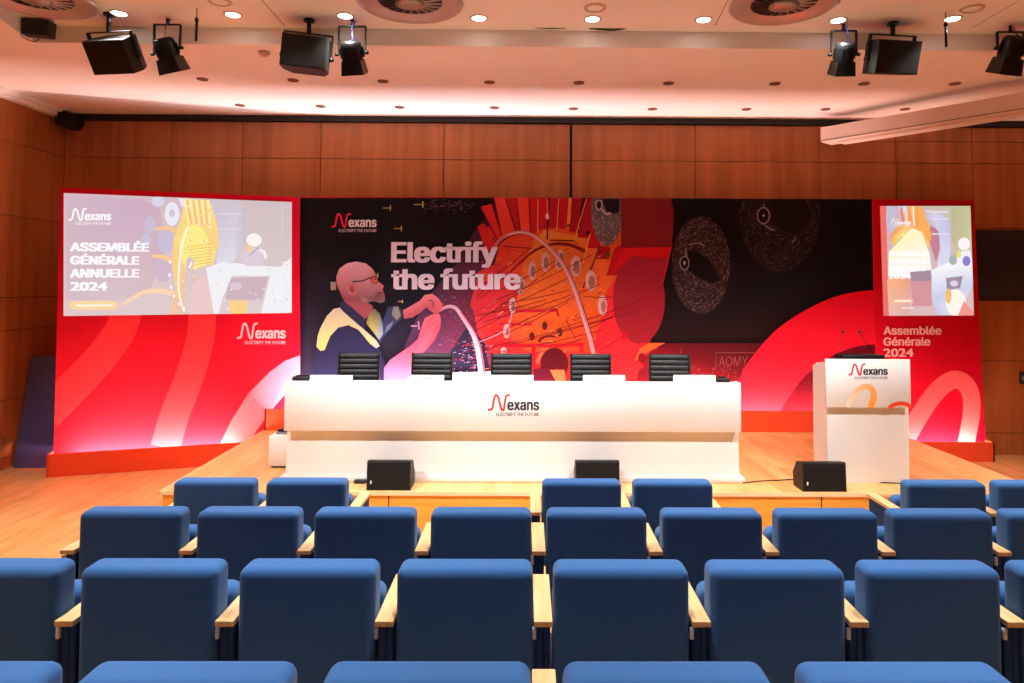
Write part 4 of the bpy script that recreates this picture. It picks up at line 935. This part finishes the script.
cspeaker('c', 'black speaker hung at the right ceiling edge', 889.5, 41.5, 74, 49, .2, -.03, 6.25, 16)
# spotlights with hoods
def spot(lab, xt, yt, xb, yb, Y, w, roll=0):
    """can runs from its rear (xt,yt) to the hood mouth (xb,yb), pointing down and to the stage"""
    a = onY(xt, yt, Y); b = onY(xb, yb, Y+.12)
    t = thing('stage_spotlight', lab, 'spotlight', (a.x, Y, ZC), 0, 'black theatre spotlights at the ceiling edge')
    a = a-t.location; b = b-t.location; d = (b-a); L = d.length; d.normalize()
    sx = Vector((1, 0, 0)); sx = (sx-d*sx.dot(d)).normalized(); sy = d.cross(sx)
    def T(u, v, s): return a+sx*u+sy*v+d*s
    mb = MB(); n = 16; prof = [(0, .0), (w*.26, .0), (w*.34, .02), (w*.36, .06), (w*.36, L*.6)]
    rot = Matrix((sx, sy, d)).transposed()
    mb.lathe(prof, 'blackmetal', a, 20, rot); 
    for q in range(6):
        an = q*PI/3; mb.slab([T(w*.36*math.cos(an), w*.36*math.sin(an), .06), T(w*.41*math.cos(an), w*.41*math.sin(an), .06), T(w*.41*math.cos(an), w*.41*math.sin(an), L*.5), T(w*.36*math.cos(an), w*.36*math.sin(an), L*.5)], sx*.006, 'blackmetal')
    can = mb.build('can', t)
    mb = MB(); s0, s1 = w*.32, w*.38
    for (u0, v0), (u1, v1) in (((-1, -1), (1, -1)), ((1, -1), (1, 1)), ((1, 1), (-1, 1)), ((-1, 1), (-1, -1))):
        mb.slab([T(u0*s0, v0*s0, L*.58), T(u1*s0, v1*s0, L*.58), T(u1*s1, v1*s1, L), T(u0*s1, v0*s1, L)], d*.003+sx*.002, 'blackmetal')
    mb.build('hood', t)
    mb = MB(); mb.lathe([(w*.33, 0), (w*.2, .012), (0, .018)], 'plate', T(0, 0, L*.53), 16, rot); mb.build('lens', t)
    mb = MB(); piv = a+d*(L*.38); top = Vector((piv.x, piv.y-.0, -.06)); hw = w*.46
    pts = [piv+sx*hw, Vector((piv.x+sx.x*hw, piv.y, top.z)), Vector((piv.x-sx.x*hw, piv.y, top.z)), piv-sx*hw]
    ay = Vector((0, .014, 0))
    for p_, q_ in zip(pts[:-1], pts[1:]):
        dd_ = (q_-p_).normalized(); up = dd_.cross(ay).normalized()*.006
        mb.slab([p_-ay-up, p_+ay-up, q_+ay-up, q_-ay-up], up*2, 'blackmetal')
    mb.cyl(pts[0], pts[0]+sx*.03, .016, 'steel', n=10); mb.cyl(pts[3], pts[3]-sx*.03, .016, 'steel', n=10)
    mb.build('yoke', t)
    mb = MB(); mb.cyl(top, (top.x, top.y, 0), .016, 'steel', n=10); mb.build('clamp', t)
    mb = MB(); mb.tube(crom([(top.x+.03, top.y, -.01), (top.x+.01, top.y-.05, -.09), tuple(a+Vector((.03, -.01, -.01))), tuple(a)]), .006, 'blue_label'); mb.build('power_cable', t)
spot('black theatre spotlight tilted to the right, beside the left speaker', 162, 38, 175, 72, 6.2, .27)
spot('black theatre spotlight with an upright square yoke, left of centre', 350, 41, 355, 74, 6.2, .27)
spot('black theatre spotlight beside the right speaker', 846, 42, 841, 75, 6.2, .25)
spot('black theatre spotlight at the right edge of the picture', 1016, 36, 1003, 74, 6.2, .28)
# black box at far left
p = onY(39, 29, 6.3); t = thing('junction_box', 'flat black box with a loose cable at the far left ceiling edge', 'box', (p.x, 6.3, ZC))
mb = MB(); zc = p.z-ZC; mb.box((-.13, -.06, zc-.07), (.12, .06, zc+.075), 'black', bev=.006, seg=2, rot=Matrix.Rotation(.08, 3, 'Y')); mb.build('casing', t)
mb = MB(); mb.box((-.2, -.03, zc+.03), (-.1, .03, 0), 'steel'); mb.build('bracket', t)
mb = MB(); mb.tube(crom([(-.15, -.03, zc+.02), (-.12, -.06, zc-.08), (-.02, -.07, zc-.14), (.03, -.06, zc-.13), (.06, -.05, zc-.06)]), .004, 'cable'); mb.build('loose_cable', t)
for q, lab in (([(515, 26.4), (535, 27), (550, 27.8), (566, 27.4)], 'short black cable along the ceiling edge left of the ceiling centre'), ([(589, 28), (600, 29.2), (613, 29.8), (626, 28)], 'sagging black cable loop at the ceiling edge in the centre'), ([(824, 27.5), (840, 25), (852, 27.5), (862, 26.5)], 'black cable looping above the third spotlight')):
    cable('ceiling_cable', [onY(x, y, 6.4) for x, y in q], .011, lab)
mb = MB(); a = [onY(x, y, 6.42) for x, y in ((962, 27.3), (985, 27.8), (981, 31.5), (972, 31))]
mb.slab(a, (0, .05, 0), 'black'); mb.tube(crom([tuple(onY(x, y, 6.42)) for x, y in ((982, 30), (987, 30), (991, 27.3))]), .006, 'cable')
tag(mb.build('ceiling_socket'), 'dark hanging socket block at the ceiling edge on the right', 'socket')
# round black speaker in the far left corner
p = onY(70, 121, 9.1)
mb = MB(); mb.cyl((p.x, 8.95, p.z), (p.x, YW-.01, p.z), .105, 'black', n=20); mb.cyl((p.x, 8.93, p.z), (p.x, 8.95, p.z), .09, 'grille', n=20); mb.box((XL+.12, 9.05, p.z+.02), (p.x, 9.15, p.z+.16), 'black')
tag(mb.build('corner_speaker'), 'round black speaker high in the far left corner of the wood wall', 'speaker')
# projection screen housing
zt, zb_ = 4.35, 4.16
A = onZ(820.5, 127.6, zt); B = onZ(1024, 92, zt); d = (B-A); d.z = 0; d.normalize(); nn = Vector((-d.y, d.x, 0))
if nn.y < 0: nn = -nn
A.z = 0; Ln = 4.2
t = thing('projection_screen_housing', 'long cream screen housing slanting under the ceiling at the right', 'screen housing', (A.x, A.y, zt))
mb = MB(); o_ = Vector((0, 0, 0)); E_ = d*Ln
mb.slab([o_, E_, E_+Vector((0, 0, zb_-zt)), Vector((0, 0, zb_-zt))], nn*.30, 'screencase'); mb.build('casing', t)
mb = MB(); a = d*.2+nn*.06; mb.slab([a+Vector((0, 0, zb_-zt-.03)), a+d*(Ln-.3)+Vector((0, 0, zb_-zt-.03)), a+d*(Ln-.3)+Vector((0, 0, zb_-zt)), a+Vector((0, 0, zb_-zt))], nn*.2, 'screencase'); mb.build('bottom_bar', t)
mb = MB(); mb.slab([nn*-.003+Vector((0, 0, zb_-zt+.012)), E_-nn*.003+Vector((0, 0, zb_-zt+.012)), E_-nn*.003+Vector((0, 0, zb_-zt+.018)), nn*-.003+Vector((0, 0, zb_-zt+.018))], nn*.004, 'groove'); mb.build('slot', t)
for f in (2.9, 3.9):
    mb = MB(); q = d*f+nn*.15; mb.box((q.x-.02, q.y-.02, -.01), (q.x+.02, q.y+.02, ZS-zt), 'steel'); mb.build('hanger', t)
# ------------------------------------------------------------------ lights
def area(name, loc, aim, size, power, col, size_y=None, spread=None):
    l = bpy.data.lights.new(name, 'AREA'); l.energy = power; l.color = col[:3]
    l.shape = 'RECTANGLE' if size_y else 'DISK'; l.size = size
    if size_y: l.size_y = size_y
    if spread: l.spread = math.radians(spread)
    o = bpy.data.objects.new(name, l); C.objects.link(o); o.location = loc
    d = Vector(aim)-Vector(loc); o.rotation_euler = d.to_track_quat('-Z', 'X' if abs(d.x)+abs(d.y) < 1e-5 else 'Y').to_euler()
    return o
def spotl(name, loc, aim, power, col, ang, blend=.5, r=.08):
    l = bpy.data.lights.new(name, 'SPOT'); l.energy = power; l.color = col; l.spot_size = math.radians(ang); l.spot_blend = blend; l.shadow_soft_size = r
    o = bpy.data.objects.new(name, l); C.objects.link(o); o.location = loc
    o.rotation_euler = (Vector(aim)-Vector(loc)).to_track_quat('-Z', 'Y').to_euler(); return o
WARM = (1, .95, .87)
for i, (x, y) in enumerate(lamps):
    p = onZ(x, y, ZL-.03); spotl('downlight_beam', (p.x, p.y, ZL-.03), (p.x, p.y, 0), 85, WARM, 110, .6, .06)
# house lights over the seats (behind the top of the frame)
for X in (-4.2, -2.1, 0, 2.1, 4.2):
    for Y in (6.0, 4.9, 3.8, 2.7, 2.3): spotl('house_light', (X, Y, ZC-.02), (X, Y-.95, .6), 165, (.95, .98, 1), 62, .7, .12)
for X, Y, tx, ty in ((-4.6, 5.7, -4.5, 5.9), (-4.3, 5.6, -4.4, 7.6), (6.0, 5.4, 6.0, 7.4)):  # added spots that brighten the floor at the sides, no fixture built
    spotl('added_floor_light', (X, Y, ZC-.02), (tx, ty, 0), 430, (.97, .98, 1), 56, .9, .12)
# theatre spots from the hall onto the stage
for X, tx in ((-3.2, -2.0), (-1.0, -.4), (1.4, 1.2), (3.6, 3.4)):
    spotl('front_of_house_spot', (X, 2.6, 4.5), (tx, 6.9, 1.0), 480, (.95, .97, 1), 50, .8, .12)
# foot lights inside the troughs
def trough(p0, p1, z, pw, col):
    p0 = Vector(p0); p1 = Vector(p1); c = (p0+p1)/2; c.z = z
    o = area('trough_light', c, c+Vector((0, 0, 1)), (p1-p0).length, pw, col, .05)
    dd_ = (p1-p0).normalized(); o.rotation_euler = (PI, 0, math.atan2(dd_.y, dd_.x)); o.data.size_y = .04; return o
q0 = L0-ln*.05; q1 = Lend-ln*.05
trough(q0+ld*.2, q1-ld*.3, .1, 100, (1, .62, .54))
def tc(x0, x1, pw, col): trough((x0, YP+.05, 0), (x1, YP+.05, 0), SH+.1, pw, col)
tc(-3.1, .2, 120, (.98, .9, 1)); tc(.3, 4.6, 125, (1, .46, .36))
trough((SXR+.1, YP+.05, 0), (rr.x-.1, YP+.05, 0), .1, 26, (1, .75, .6))
# ------------------------------------------------------------------ output look
w = bpy.data.worlds.new('world'); S.world = w; w.use_nodes = True
w.node_tree.nodes['Background'].inputs[0].default_value = (1, .85, .75, 1); w.node_tree.nodes['Background'].inputs[1].default_value = .1
S.view_settings.view_transform = 'Standard'; S.view_settings.look = 'None'; S.view_settings.gamma = 1; S.view_settings.exposure = .48
S.view_settings.use_curve_mapping = False
S.cycles.use_denoising = True; S.cycles.max_bounces = 8; S.cycles.diffuse_bounces = 6; S.cycles.caustics_reflective = False; S.cycles.caustics_refractive = False
S.cycles.sample_clamp_indirect = 8
